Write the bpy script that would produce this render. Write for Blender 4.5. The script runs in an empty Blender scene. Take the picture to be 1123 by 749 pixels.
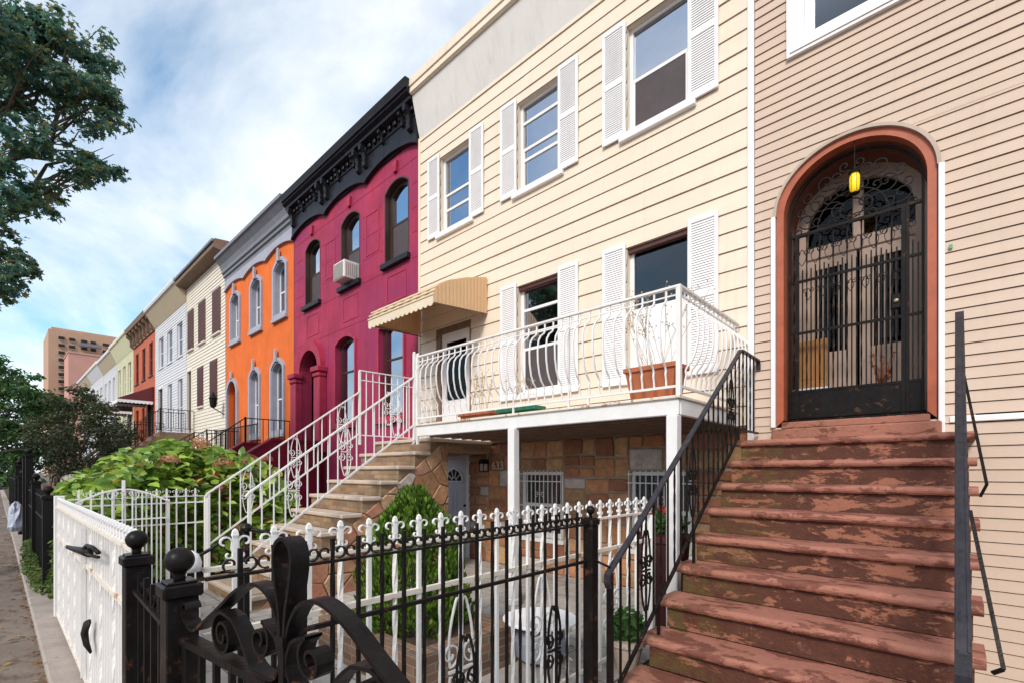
import bpy, math, random
from mathutils import Vector, Matrix
R = random.Random(7)
scene = bpy.context.scene
C = scene.collection
PI = math.pi
rad = math.radians

# ------------------------------------------------------------------ materials
def new_mat(name):
    m = bpy.data.materials.new(name); m.use_nodes = True
    nt = m.node_tree; b = nt.nodes['Principled BSDF']
    return m, nt, b
def N(nt, t, **k):
    n = nt.nodes.new(t)
    for a, v in k.items(): setattr(n, a, v)
    return n
def coord(nt, scale=(1,1,1), kind='Object'):
    tc = N(nt, 'ShaderNodeTexCoord'); mp = N(nt, 'ShaderNodeMapping')
    mp.inputs['Scale'].default_value = scale
    nt.links.new(tc.outputs[kind], mp.inputs['Vector'])
    return mp.outputs['Vector']
def noise(nt, vec, scale, detail=5, rough=.6, dist=0):
    n = N(nt, 'ShaderNodeTexNoise'); n.inputs['Scale'].default_value = scale
    n.inputs['Detail'].default_value = detail; n.inputs['Roughness'].default_value = rough
    n.inputs['Distortion'].default_value = dist
    nt.links.new(vec, n.inputs['Vector']); return n.outputs['Fac']
def ramp(nt, fac, stops):
    r = N(nt, 'ShaderNodeValToRGB'); e = r.color_ramp.elements
    while len(e) < len(stops): e.new(.5)
    for i, (p, c) in enumerate(stops):
        e[i].position = p; e[i].color = (c, c, c, 1) if isinstance(c, (int, float)) else (*c, 1)
    nt.links.new(fac, r.inputs[0]); return r.outputs[0]
def mix(nt, fac, a, b, mode='MIX'):
    m = N(nt, 'ShaderNodeMix', data_type='RGBA', blend_type=mode)
    for s, v in ((0, fac), (6, a), (7, b)):
        if isinstance(v, bpy.types.NodeSocket): nt.links.new(v, m.inputs[s])
        elif s == 0: m.inputs[0].default_value = v
        else: m.inputs[s].default_value = (*v, 1)
    return m.outputs[2]
def bump(nt, b, h, strength=.3, dist=.01):
    n = N(nt, 'ShaderNodeBump'); n.inputs['Strength'].default_value = strength; n.inputs['Distance'].default_value = dist
    nt.links.new(h, n.inputs['Height']); nt.links.new(n.outputs[0], b.inputs['Normal'])
def mat(name, col, rough=.6, metal=0, var=.12, scale=3, bs=.15, bscale=40, bd=.004, stain=None, spec=.5, stretch=(1,1,1), alt=None, streak=None):
    """base colour with brightness variation, optional stain = (colour, threshold, scale) and fine bump"""
    m, nt, b = new_mat(name)
    v = coord(nt, stretch); v0 = coord(nt)
    lo = tuple(max(0, x*(1-var)) for x in col); hi = tuple(min(1, x*(1+var)) for x in col)
    f = noise(nt, v, scale, 6, .65)
    c = ramp(nt, f, [(.3, lo), (.7, hi)])
    if alt:
        f3 = noise(nt, v0, alt[2], 3, .5); f3 = ramp(nt, f3, [(alt[1]-.12, 0.), (alt[1]+.12, 1.)])
        c = mix(nt, f3, c, alt[0])
    if stain:
        f2 = noise(nt, v, stain[2], 8, .7)
        k = ramp(nt, f2, [(stain[1], 0.), (min(1, stain[1]+.06), 1.)])
        c = mix(nt, k, c, stain[0])
    if streak:
        f4 = noise(nt, coord(nt, (7,7,.28)), 1.3, 7, .7); k4 = ramp(nt, f4, [(.50, 0.), (.72, streak[1])])
        f5 = noise(nt, v0, .7, 4, .6); k5 = ramp(nt, f5, [(.38, .15), (.62, 1.)]); m5 = N(nt, 'ShaderNodeMath', operation='MULTIPLY')
        nt.links.new(k4, m5.inputs[0]); nt.links.new(k5, m5.inputs[1]); c = mix(nt, m5.outputs[0], c, streak[0])
    nt.links.new(c, b.inputs['Base Color'])
    b.inputs['Roughness'].default_value = rough; b.inputs['Metallic'].default_value = metal
    b.inputs['Specular IOR Level'].default_value = spec
    if bs: bump(nt, b, noise(nt, v0, bscale, 4, .6), bs, bd)
    return m
M = {}
M['tan'] = mat('tan_vinyl', (.60,.465,.375), .5, spec=.2, streak=((.46,.34,.26),.4), var=.05, scale=1.2, bs=.30, bscale=5, bd=.012, stretch=(.4,1,3), stain=((.50,.35,.26), .66, 2))
M['cream'] = mat('cream_siding', (.80,.68,.555), .5, spec=.2, streak=((.58,.46,.33),.40), var=.05, scale=1.5, bs=.30, bscale=4, bd=.014, stretch=(.5,1,3), stain=((.70,.56,.41), .66, 2.2))
M['white'] = mat('white_paint', (.84,.82,.83), .45, var=.05, scale=4, bs=.08)
M['white_old'] = mat('chalky_white_paint', (.76,.75,.75), .5, var=.07, scale=5, stain=((.42,.27,.16), .68, 9), bs=.15)
M['white_rust'] = mat('rusting_white_iron', (.78,.76,.75), .45, var=.06, scale=8, stain=((.40,.17,.06), .70, 14), bs=.25)
M['rusty_rail'] = mat('rusty_rail', (.72,.66,.58), .6, var=.1, scale=8, stain=((.42,.18,.07), .56, 9), bs=.3)
M['black'] = mat('black_iron', (.010,.008,.008), .36, var=.5, scale=9, stain=((.075,.034,.02), .59, 11), bs=.5, bscale=55, bd=.004, spec=.14)
M['grey_iron'] = mat('worn_grey_handrail', (.028,.026,.034), .40, spec=.3, var=.4, scale=5, stain=((.014,.011,.012), .56, 9), bs=.2, stretch=(4,.6,4))
M['frieze'] = mat('stucco_frieze', (.74,.70,.68), .7, streak=((.50,.45,.42),.5), var=.05, scale=2, bs=.25, bscale=90)
M['red'] = mat('crimson_stone_paint', (.39,.038,.085), .6, var=.30, scale=1.6, bs=.45, bscale=22, bd=.006, alt=((.31,.036,.11), .52, .5), spec=.15, streak=((.15,.012,.035),.7), stain=((.40,.05,.09), .64, 3))
M['red_light'] = mat('crimson_trim_paint', (.39,.036,.08), .5, var=.22, scale=3, bs=.3, spec=.15, streak=((.17,.014,.035),.6))
M['maroon'] = mat('maroon_stoop_paint', (.17,.008,.026), .5, spec=.2, var=.2, scale=3, bs=.2)
M['orange'] = mat('orange_stucco', (.74,.165,.04), .75, var=.12, scale=1.6, bs=.4, bscale=40, spec=.12, streak=((.48,.085,.02),.6), stain=((.78,.20,.05), .66, 3))
M['greyblue'] = mat('blue_grey_trim', (.36,.36,.43), .5, var=.12, scale=4, bs=.15)
M['grey_cornice'] = mat('grey_cornice_paint', (.18,.18,.21), .45, var=.15, scale=4, bs=.15)
M['blk_cornice'] = mat('black_cornice_paint', (.016,.015,.020), .38, spec=.2, var=.4, scale=6, bs=.25, bscale=30)
M['brown'] = mat('dark_brown_paint', (.045,.022,.016), .5, var=.2, scale=5)
M['brown_soft'] = mat('brown_soffit', (.20,.125,.085), .7, var=.2, scale=6)
M['shut_brown'] = mat('brown_window_cover', (.09,.025,.018), .5, var=.2, scale=6)
M['pale_cream'] = mat('pale_cream_siding', (.76,.69,.59), .6, var=.04, scale=2)
M['pale_white'] = mat('pale_white_siding', (.66,.66,.70), .6, var=.04, scale=2)
M['brick_orange'] = mat('orange_brick_paint', (.46,.10,.04), .7, var=.15, scale=2.5)
M['pale_green'] = mat('pale_yellow_green_siding', (.66,.64,.42), .6, var=.05, scale=2)
M['tan_frieze'] = mat('tan_frieze', (.52,.42,.29), .6, var=.06, scale=2)
M['concrete'] = mat('patio_concrete', (.36,.33,.31), .85, var=.16, scale=1.6, bs=.3, bscale=60, stain=((.22,.19,.17), .58, 2.5))
M['kerb'] = mat('kerb_concrete', (.33,.28,.25), .9, var=.18, scale=4, bs=.6, bscale=35, bd=.008, stain=((.16,.12,.09), .6, 6))
M['ground'] = mat('ground_soil', (.12,.10,.08), .95, var=.25, scale=1)
M['soil'] = mat('planting_soil', (.055,.035,.022), .95, var=.4, scale=14, bs=.8, bscale=40, bd=.02)
M['asphalt'] = mat('asphalt', (.05,.05,.05), .9, var=.2, scale=3)
M['slab'] = mat('sandstone_slab', (.52,.42,.34), .8, var=.14, scale=4, bs=.3, stain=((.30,.22,.16), .6, 5))
M['terra'] = mat('terracotta', (.42,.13,.055), .75, var=.15, scale=6)
M['green_pot'] = mat('green_plastic', (.02,.16,.08), .4, var=.1)
M['barrel'] = mat('dark_red_pot', (.06,.012,.012), .5, var=.3)
M['awning'] = mat('beige_awning', (.66,.43,.24), .42, var=.05, scale=3, bs=.05)
M['awning_lt'] = mat('cream_awning_stripe', (.76,.64,.47), .42, var=.05, scale=3, bs=.05)
M['maroon_awn'] = mat('maroon_awning', (.12,.012,.018), .6)
M['blk'] = mat('matte_black', (.012,.011,.011), .5, spec=.15)
M['terra_trim'] = mat('terracotta_door_trim', (.40,.095,.042), .5, var=.18, scale=5, bs=.25, stain=((.22,.05,.03), .62, 8))
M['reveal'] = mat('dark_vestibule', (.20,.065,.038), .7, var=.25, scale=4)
M['pinkish'] = mat('pinkish_door_paint', (.52,.38,.31), .5, var=.08, scale=4)
M['wood_board'] = mat('ochre_board', (.42,.19,.06), .7, var=.15, scale=7)
M['twig'] = mat('dry_twig', (.40,.31,.20), .9)
M['bark'] = mat('bark', (.10,.075,.055), .95, var=.3, scale=9, bs=.7, bscale=30, bd=.02)
M['curtain'] = mat('pale_curtain', (.62,.60,.60), .85, var=.06, scale=3, stretch=(8,8,1))
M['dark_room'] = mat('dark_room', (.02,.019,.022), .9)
M['screen'] = mat('screen_and_gloom', (.075,.06,.065), .75, var=.15, scale=4)
M['bag'] = mat('white_plastic_bag', (.42,.47,.58), .35, var=.1, scale=12)
M['acwhite'] = mat('ac_casing', (.72,.70,.68), .5, var=.05)
M['acgrille'] = mat('ac_grille', (.42,.38,.36), .5, var=.1)
M['door_grey'] = mat('pale_grey_door', (.56,.54,.60), .45, var=.04)
M['mortar'] = mat('mortar', (.34,.27,.20), .95, var=.2, scale=8, bs=.4)
M['tower'] = mat('tower_brick', (.50,.31,.21), .85, var=.08, scale=.3, bs=0)
M['tower2'] = mat('pink_brick', (.58,.30,.24), .85, var=.06, scale=.3, bs=0)
M['tread'] = None
# peeling brownstone paint: layers exposed in patches, mossy towards one side
def brownstone(name, light, dark, thr, moss):
    m, nt, b = new_mat(name)
    v = coord(nt, (.55,1.1,1.5)); v0 = coord(nt)
    n1 = noise(nt, v, 5.2, 10, .72, .4)
    k = ramp(nt, n1, [(thr, 0.), (thr+.025, 1.)])
    l = mix(nt, noise(nt, v0, 30, 5), tuple(x*.8 for x in light), tuple(x*1.18 for x in light))
    d = mix(nt, noise(nt, v0, 18, 6), tuple(x*.6 for x in dark), tuple(x*1.4 for x in dark))
    c = mix(nt, k, d, l)
    n2 = noise(nt, v0, 9, 8, .75); k2 = ramp(nt, n2, [(.60, 0.), (.68, 1.)])
    c = mix(nt, k2, c, (.30,.16,.11))
    sx = N(nt, 'ShaderNodeSeparateXYZ'); tc = N(nt, 'ShaderNodeTexCoord'); nt.links.new(tc.outputs['Object'], sx.inputs[0])
    mr = N(nt, 'ShaderNodeMapRange'); mr.inputs[1].default_value = -.1; mr.inputs[2].default_value = -.85
    nt.links.new(sx.outputs[0], mr.inputs[0])
    n3 = noise(nt, v0, 7, 6, .7); n3 = ramp(nt, n3, [(.42, 0.), (.62, 1.)])
    mu = N(nt, 'ShaderNodeMath', operation='MULTIPLY'); nt.links.new(mr.outputs[0], mu.inputs[0]); nt.links.new(n3, mu.inputs[1])
    mu2 = N(nt, 'ShaderNodeMath', operation='MULTIPLY'); nt.links.new(mu.outputs[0], mu2.inputs[0]); mu2.inputs[1].default_value = moss
    c = mix(nt, mu2.outputs[0], c, (.10,.085,.025))
    nt.links.new(c, b.inputs['Base Color']); b.inputs['Roughness'].default_value = .68; b.inputs['Specular IOR Level'].default_value = .22
    ad = N(nt, 'ShaderNodeMath', operation='ADD'); nt.links.new(n1, ad.inputs[0]); nt.links.new(noise(nt, v0, 45, 5), ad.inputs[1])
    bump(nt, b, ad.outputs[0], .6, .012)
    return m
M['riser'] = brownstone('peeling_brownstone_riser', (.32,.13,.083), (.10,.038,.026), .53, .9)
M['tread'] = brownstone('worn_brownstone_tread', (.36,.15,.108), (.18,.066,.048), .47, .25)
# bricks in box-projected UV metres
def brickmat(name, c1, c2, mort, w=.21, h=.065, bias=0.):
    m, nt, b = new_mat(name)
    tc = N(nt, 'ShaderNodeTexCoord'); br = N(nt, 'ShaderNodeTexBrick')
    nt.links.new(tc.outputs['UV'], br.inputs['Vector'])
    br.inputs['Scale'].default_value = 1; br.inputs['Brick Width'].default_value = w; br.inputs['Row Height'].default_value = h
    br.inputs['Mortar Size'].default_value = .006; br.inputs['Bias'].default_value = bias
    br.inputs['Color1'].default_value = (*c1,1); br.inputs['Color2'].default_value = (*c2,1); br.inputs['Mortar'].default_value = (*mort,1)
    f = noise(nt, coord(nt), 6, 6)
    c = mix(nt, ramp(nt, f, [(.3, .65), (.7, 1.)]), (0,0,0), br.outputs['Color'])
    nt.links.new(c, b.inputs['Base Color']); b.inputs['Roughness'].default_value = .85
    inv = N(nt, 'ShaderNodeMath', operation='SUBTRACT'); inv.inputs[0].default_value = 1; nt.links.new(br.outputs['Fac'], inv.inputs[1])
    bump(nt, b, inv.outputs[0], .6, .01)
    return m
M['brick'] = brickmat('buff_brick', (.42,.27,.15), (.26,.145,.08), (.25,.21,.17))
M['planter_brick'] = brickmat('brown_brick', (.27,.15,.09), (.15,.085,.055), (.26,.23,.19))
M['paving'] = brickmat('yard_paving', (.52,.47,.43), (.45,.41,.37), (.17,.14,.12), .62, .62)
M['sidewalk'] = mat('sidewalk_flags', (.175,.135,.11), .9, var=.3, scale=2, bs=.6, bscale=30, bd=.01, stain=((.10,.06,.04), .54, 3))
# vertex-coloured stone
m, nt, b = new_mat('veneer_stone'); at = N(nt, 'ShaderNodeAttribute', attribute_name='Col')
f = noise(nt, coord(nt), 9, 8, .7)
c = mix(nt, 1., at.outputs['Color'], ramp(nt, f, [(.28, (.5,.45,.42)), (.72, (1.,1.,1.))]), 'MULTIPLY')
nt.links.new(c, b.inputs['Base Color']); b.inputs['Roughness'].default_value = .75; bump(nt, b, noise(nt, coord(nt), 22, 7, .7), .7, .015)
M['stone'] = m
# foliage with per-leaf tone from the colour attribute
def leafmat(name, rough=.5, trans=.38):
    m, nt, b = new_mat(name); at = N(nt, 'ShaderNodeAttribute', attribute_name='Col')
    nt.links.new(at.outputs['Color'], b.inputs['Base Color']); b.inputs['Roughness'].default_value = rough
    tr = N(nt, 'ShaderNodeBsdfTranslucent'); nt.links.new(at.outputs['Color'], tr.inputs[0])
    mx = N(nt, 'ShaderNodeMixShader'); mx.inputs[0].default_value = trans
    nt.links.new(b.outputs[0], mx.inputs[1]); nt.links.new(tr.outputs[0], mx.inputs[2])
    nt.links.new(mx.outputs[0], nt.nodes['Material Output'].inputs[0]); return m
M['leaf'] = leafmat('leaf'); M['leaf_thin'] = leafmat('thin_leaf',.45,.5); M['leaf_gloss'] = leafmat('glossy_leaf', .35, .2)
# window glass: mirror-like at grazing angles, clear to the room otherwise
def glass(name, tint=(.55,.58,.6), extra=.0, refl=(.46,.50,.58), mul=.8):
    m = bpy.data.materials.new(name); m.use_nodes = True; nt = m.node_tree; nt.nodes.clear()
    out = N(nt, 'ShaderNodeOutputMaterial'); gl = N(nt, 'ShaderNodeBsdfGlossy'); tr = N(nt, 'ShaderNodeBsdfTransparent')
    gl.inputs['Roughness'].default_value = .03; gl.inputs['Color'].default_value = (*refl,1); tr.inputs[0].default_value = (*tint,1)
    fr = N(nt, 'ShaderNodeFresnel'); fr.inputs[0].default_value = 1.5
    mu = N(nt, 'ShaderNodeMath', operation='MULTIPLY'); mu.inputs[1].default_value = mul; nt.links.new(fr.outputs[0], mu.inputs[0])
    ad = N(nt, 'ShaderNodeMath', operation='ADD', use_clamp=True); ad.inputs[1].default_value = extra
    nt.links.new(mu.outputs[0], ad.inputs[0])
    bp = N(nt, 'ShaderNodeBump'); bp.inputs['Strength'].default_value = .05; bp.inputs['Distance'].default_value = .02
    nt.links.new(noise(nt, coord(nt), 2.5, 2), bp.inputs['Height']); nt.links.new(bp.outputs[0], gl.inputs['Normal'])
    mx = N(nt, 'ShaderNodeMixShader'); nt.links.new(ad.outputs[0], mx.inputs[0]); nt.links.new(tr.outputs[0], mx.inputs[1]); nt.links.new(gl.outputs[0], mx.inputs[2])
    nt.links.new(mx.outputs[0], out.inputs[0]); return m
M['glass'] = glass('window_glass', extra=.06); M['glass_dim'] = glass('dim_glass', (.35,.35,.35), .0, (.35,.36,.4))
M['glass_mid'] = glass('grey_glass', extra=.10, refl=(.55,.58,.64), mul=.9)
M['glass_sky'] = glass('bright_glass', extra=.22, refl=(.80,.84,.92), mul=1.)
m, nt, b = new_mat('yellow_lantern_glass'); b.inputs['Base Color'].default_value = (.85,.55,.02,1); b.inputs['Roughness'].default_value = .2
b.inputs['Emission Color'].default_value = (1,.62,.02,1); b.inputs['Emission Strength'].default_value = .35; M['lantern'] = m

# ------------------------------------------------------------------ mesh builder
class MB:
    def __init__(s): s.v = []; s.f = []; s.c = []; s.col = None
    def face(s, pts):
        n = len(s.v); s.v += [tuple(p) for p in pts]; s.f.append(tuple(range(n, n+len(pts)))); s.c.append(s.col)
    def mesh(s, verts, faces):
        n = len(s.v); s.v += [tuple(p) for p in verts]
        for f in faces: s.f.append(tuple(n+i for i in f)); s.c.append(s.col)
    def box(s, x0, x1, y0, y1, z0, z1):
        v = [(x,y,z) for x in (x0,x1) for y in (y0,y1) for z in (z0,z1)]
        s.mesh(v, [(0,1,3,2),(4,6,7,5),(0,4,5,1),(2,3,7,6),(0,2,6,4),(1,5,7,3)])
        return s
    def bbox(s, x0, x1, y0, y1, z0, z1, b=.008):
        """box with chamfered edges"""
        xs = sorted((x0,x1)); ys = sorted((y0,y1)); zs = sorted((z0,z1)); b = min(b, (xs[1]-xs[0])*.45, (ys[1]-ys[0])*.45, (zs[1]-zs[0])*.45)
        V = []; idx = {}
        for i in (0,1):
            for j in (0,1):
                for k in (0,1):
                    sx, sy, sz = (1,-1)[i], (1,-1)[j], (1,-1)[k]
                    for a in range(3):
                        idx[(i,j,k,a)] = len(V)
                        V.append((xs[i]+(0 if a==0 else sx*b), ys[j]+(0 if a==1 else sy*b), zs[k]+(0 if a==2 else sz*b)))
        F = []
        for i in (0,1): F.append([idx[(i,*t,0)] for t in ((0,0),(1,0),(1,1),(0,1))])
        for j in (0,1): F.append([idx[(t[0],j,t[1],1)] for t in ((0,0),(1,0),(1,1),(0,1))])
        for k in (0,1): F.append([idx[(t[0],t[1],k,2)] for t in ((0,0),(1,0),(1,1),(0,1))])
        for j in (0,1):
            for k in (0,1): F.append([idx[(0,j,k,1)],idx[(1,j,k,1)],idx[(1,j,k,2)],idx[(0,j,k,2)]])
        for i in (0,1):
            for k in (0,1): F.append([idx[(i,0,k,0)],idx[(i,1,k,0)],idx[(i,1,k,2)],idx[(i,0,k,2)]])
        for i in (0,1):
            for j in (0,1): F.append([idx[(i,j,0,0)],idx[(i,j,1,0)],idx[(i,j,1,1)],idx[(i,j,0,1)]])
        for i in (0,1):
            for j in (0,1):
                for k in (0,1): F.append([idx[(i,j,k,a)] for a in range(3)])
        s.mesh(V, F); return s
    def sweep(s, pts, n, w, h, k=4, tw=None, taper=None, closed=False):
        """sweep a w (along n) by h section (k=4 rectangle, else k-gon) along pts lying in a plane with normal n"""
        pts = [Vector(p) for p in pts]; n = Vector(n).normalized(); rings = []
        L = len(pts)
        for i, p in enumerate(pts):
            a = pts[i-1] if (i or closed) else p; c_ = pts[(i+1) % L] if (i < L-1 or closed) else p
            t = (c_-a)
            if t.length < 1e-9: t = Vector((0,0,1))
            t.normalize(); d = t.cross(n)
            if d.length < 1e-6: d = Vector((1,0,0))
            d.normalize(); nn = n
            if tw:
                q = Matrix.Rotation(tw*i, 3, t); nn = q @ n; d = q @ d
            sc = 1
            if taper: sc = taper(i/(L-1))
            if k == 4: off = [nn*w/2*a1*sc+d*h/2*b1*sc for a1, b1 in ((-1,-1),(1,-1),(1,1),(-1,1))]
            else: off = [nn*w/2*math.cos(2*PI*j/k)*sc+d*h/2*math.sin(2*PI*j/k)*sc for j in range(k)]
            rings.append([p+o for o in off])
        V = [q for r in rings for q in r]; F = []
        for i in range(L-1 if not closed else L):
            for j in range(k):
                a = i*k+j; b_ = i*k+(j+1)%k; i2 = (i+1) % L
                F.append((a, b_, i2*k+(j+1)%k, i2*k+j))
        if not closed: F.append(tuple(range(k))[::-1]); F.append(tuple((L-1)*k+j for j in range(k)))
        s.mesh(V, F); return s
    def bar(s, a, b, w=.014, h=None, k=4, n=None):
        a = Vector(a); b = Vector(b); t = b-a
        if n is None: n = Vector((1,0,0)) if abs(t.normalized().x) < .9 else Vector((0,1,0))
        n = Vector(n); n = n - t*(n.dot(t)/t.dot(t))
        return s.sweep([a,b], n, w, h or w, k)
    def lathe(s, c0, prof, seg=20, axis='z'):
        V = []; F = []; n = len(prof)
        for (r, z) in prof:
            for j in range(seg):
                a = 2*PI*j/seg; V.append((c0[0]+r*math.cos(a), c0[1]+r*math.sin(a), c0[2]+z))
        for i in range(n-1):
            for j in range(seg): F.append((i*seg+j, i*seg+(j+1)%seg, (i+1)*seg+(j+1)%seg, (i+1)*seg+j))
        F.append(tuple(range(seg))[::-1]); F.append(tuple((n-1)*seg+j for j in range(seg)))
        s.mesh(V, F); return s
    def extr(s, poly, axis, a, b_):
        """extrude closed 2d polygon; axis x: poly=(y,z), y: poly=(x,z), z: poly=(x,y)"""
        def P(p, t): return {'x':(t,p[0],p[1]), 'y':(p[0],t,p[1]), 'z':(p[0],p[1],t)}[axis]
        n = len(poly); V = [P(p,a) for p in poly]+[P(p,b_) for p in poly]
        F = [(i,(i+1)%n,n+(i+1)%n,n+i) for i in range(n)]+[tuple(range(n))[::-1], tuple(range(n,2*n))]
        s.mesh(V, F); return s
    def ring(s, o, i_, y0, y1):
        """frame between two closed outlines of equal count in the xz plane, y0..y1"""
        n = len(o)
        V = [(p[0],y0,p[1]) for p in o]+[(p[0],y0,p[1]) for p in i_]+[(p[0],y1,p[1]) for p in o]+[(p[0],y1,p[1]) for p in i_]
        F = []
        for k in range(n):
            q = (k+1)%n
            F += [(k,q,n+q,n+k),(2*n+k,3*n+k,3*n+q,2*n+q),(k,2*n+k,2*n+q,q),(n+k,n+q,3*n+q,3*n+k)]
        s.mesh(V, F); return s
    def build(s, name, m, parent=None, loc=None, smooth=False, base=None):
        me = bpy.data.meshes.new(name)
        off = Vector((0,0,0))
        if base is not None: off = Vector(base)
        elif parent is not None and loc is None: off = wloc(parent)
        v = s.v if off.length == 0 else [(a-off.x, b-off.y, c_-off.z) for a,b,c_ in s.v]
        me.from_pydata(v, [], s.f)
        uv = me.uv_layers.new(name='UVMap'); vs = s.v
        buf = [0.]*(2*len(me.loops))
        me.update()
        for p in me.polygons:
            nx, ny, nz = (abs(a) for a in p.normal)
            for li in p.loop_indices:
                x, y, z = vs[me.loops[li].vertex_index]
                if nz >= nx and nz >= ny: u = (x, y)
                elif ny >= nx: u = (x, z)
                else: u = (y, z)
                buf[2*li] = u[0]; buf[2*li+1] = u[1]
        uv.data.foreach_set('uv', buf)
        if any(c_ is not None for c_ in s.c):
            ca = me.color_attributes.new('Col', 'FLOAT_COLOR', 'CORNER'); cb = []
            for p, c_ in zip(me.polygons, s.c):
                c_ = c_ or (.5,.5,.5); cb += [*c_, 1.]*p.loop_total
            ca.data.foreach_set('color', cb)
        if smooth: me.polygons.foreach_set('use_smooth', [True]*len(me.polygons))
        me.materials.append(M[m] if isinstance(m, str) else m)
        o = bpy.data.objects.new(name, me); C.objects.link(o)
        if parent is not None:
            o.parent = parent
            if loc is not None: o.location = Vector(loc)-wloc(parent)
        elif base is not None: o.location = base
        elif loc is not None: o.location = loc
        return o
def wloc(o):
    v = Vector((0,0,0))
    while o is not None: v += o.location; o = o.parent
    return v
def tag(o, label=None, cat=None, group=None, kind=None):
    if label: o['label'] = label
    if cat: o['category'] = cat
    if group: o['group'] = group
    if kind: o['kind'] = kind
    return o
def thing(name, loc, label, cat, group=None):
    o = bpy.data.objects.new(name, None); o.empty_display_size = .2; C.objects.link(o); o.location = loc
    return tag(o, label, cat, group)
def inst(src, parent, loc):
    """copy of a part (and its sub-parts) placed at world loc under parent"""
    o = src.copy(); C.objects.link(o); o.parent = parent; o.location = Vector(loc)-wloc(parent)
    for ch in src.children:
        d = ch.copy(); C.objects.link(d); d.parent = o
    return o
def spiral(c0, r0, r1, a0, a1, u, v, n=22):
    c0 = Vector(c0); u = Vector(u); v = Vector(v); out = []
    for i in range(n+1):
        t = i/n; a = a0+(a1-a0)*t; r = r0+(r1-r0)*t
        out.append(c0+u*r*math.cos(a)+v*r*math.sin(a))
    return out
def arch(x0, x1, z0, zs, rise, n=16, inset=0):
    """closed outline: sill corners then arch from right to left"""
    x0 += inset; x1 -= inset; z0 += inset; cx = (x0+x1)/2; a = (x1-x0)/2; rise = max(rise-inset*.6, .0005) if rise > .001 else .0005
    if rise < .001: zs -= inset
    else: zs -= inset*.4
    pts = [(x0,z0),(x1,z0)]
    for i in range(n+1):
        t = PI*i/n
        if rise < a*.6 and rise > .001:   # circular segment
            Rr = (a*a+rise*rise)/(2*rise); th = math.asin(min(1,a/Rr)); q = th-2*th*i/n
            pts.append((cx+Rr*math.sin(q), zs+rise-Rr+Rr*math.cos(q)))
        else: pts.append((cx+a*math.cos(t), zs+rise*math.sin(t)))
    return pts
def arch_z(op, x):
    x0, x1, z0, zs, rise = op; cx = (x0+x1)/2; a = (x1-x0)/2; d = min(1, abs(x-cx)/a)
    if rise < .001: return zs
    if rise < a*.6:
        Rr = (a*a+rise*rise)/(2*rise); return zs+rise-Rr+math.sqrt(max(0,Rr*Rr-(x-cx)**2))
    return zs+rise*math.sqrt(max(0,1-d*d))
def wall(mb, x0, x1, z0, z1, Y, ops, depth=.15, zfun=None):
    """flat wall facing -Y with (arched) openings and their reveals"""
    xs = {x0, x1}
    for o in ops:
        n = 14 if o[4] > .001 else 1
        for i in range(n+1):
            xs.add(o[0]+(o[1]-o[0])*(.5-.5*math.cos(PI*i/n)))
    xs = sorted(xs)
    for a, b_ in zip(xs, xs[1:]):
        if b_-a < 1e-5: continue
        m_ = (a+b_)/2
        cur = [(z0, z0)]
        act = sorted([o for o in ops if o[0] < m_ < o[1]], key=lambda o: o[2])
        lo = (z0, z0)
        for o in act:
            if o[2] > lo[0]+1e-4: mb.face([(a,Y,lo[0]),(b_,Y,lo[1]),(b_,Y,o[2]),(a,Y,o[2])])
            lo = (arch_z(o,a), arch_z(o,b_))
        mb.face([(a,Y,lo[0]),(b_,Y,lo[1]),(b_,Y,z1),(a,Y,z1)])
    for o in ops:
        q = arch(*o)
        for i in range(len(q)):
            p, r_ = q[i], q[(i+1)%len(q)]
            mb.face([(p[0],Y,p[1]),(r_[0],Y,r_[1]),(r_[0],Y+depth,r_[1]),(p[0],Y+depth,p[1])])
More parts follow.
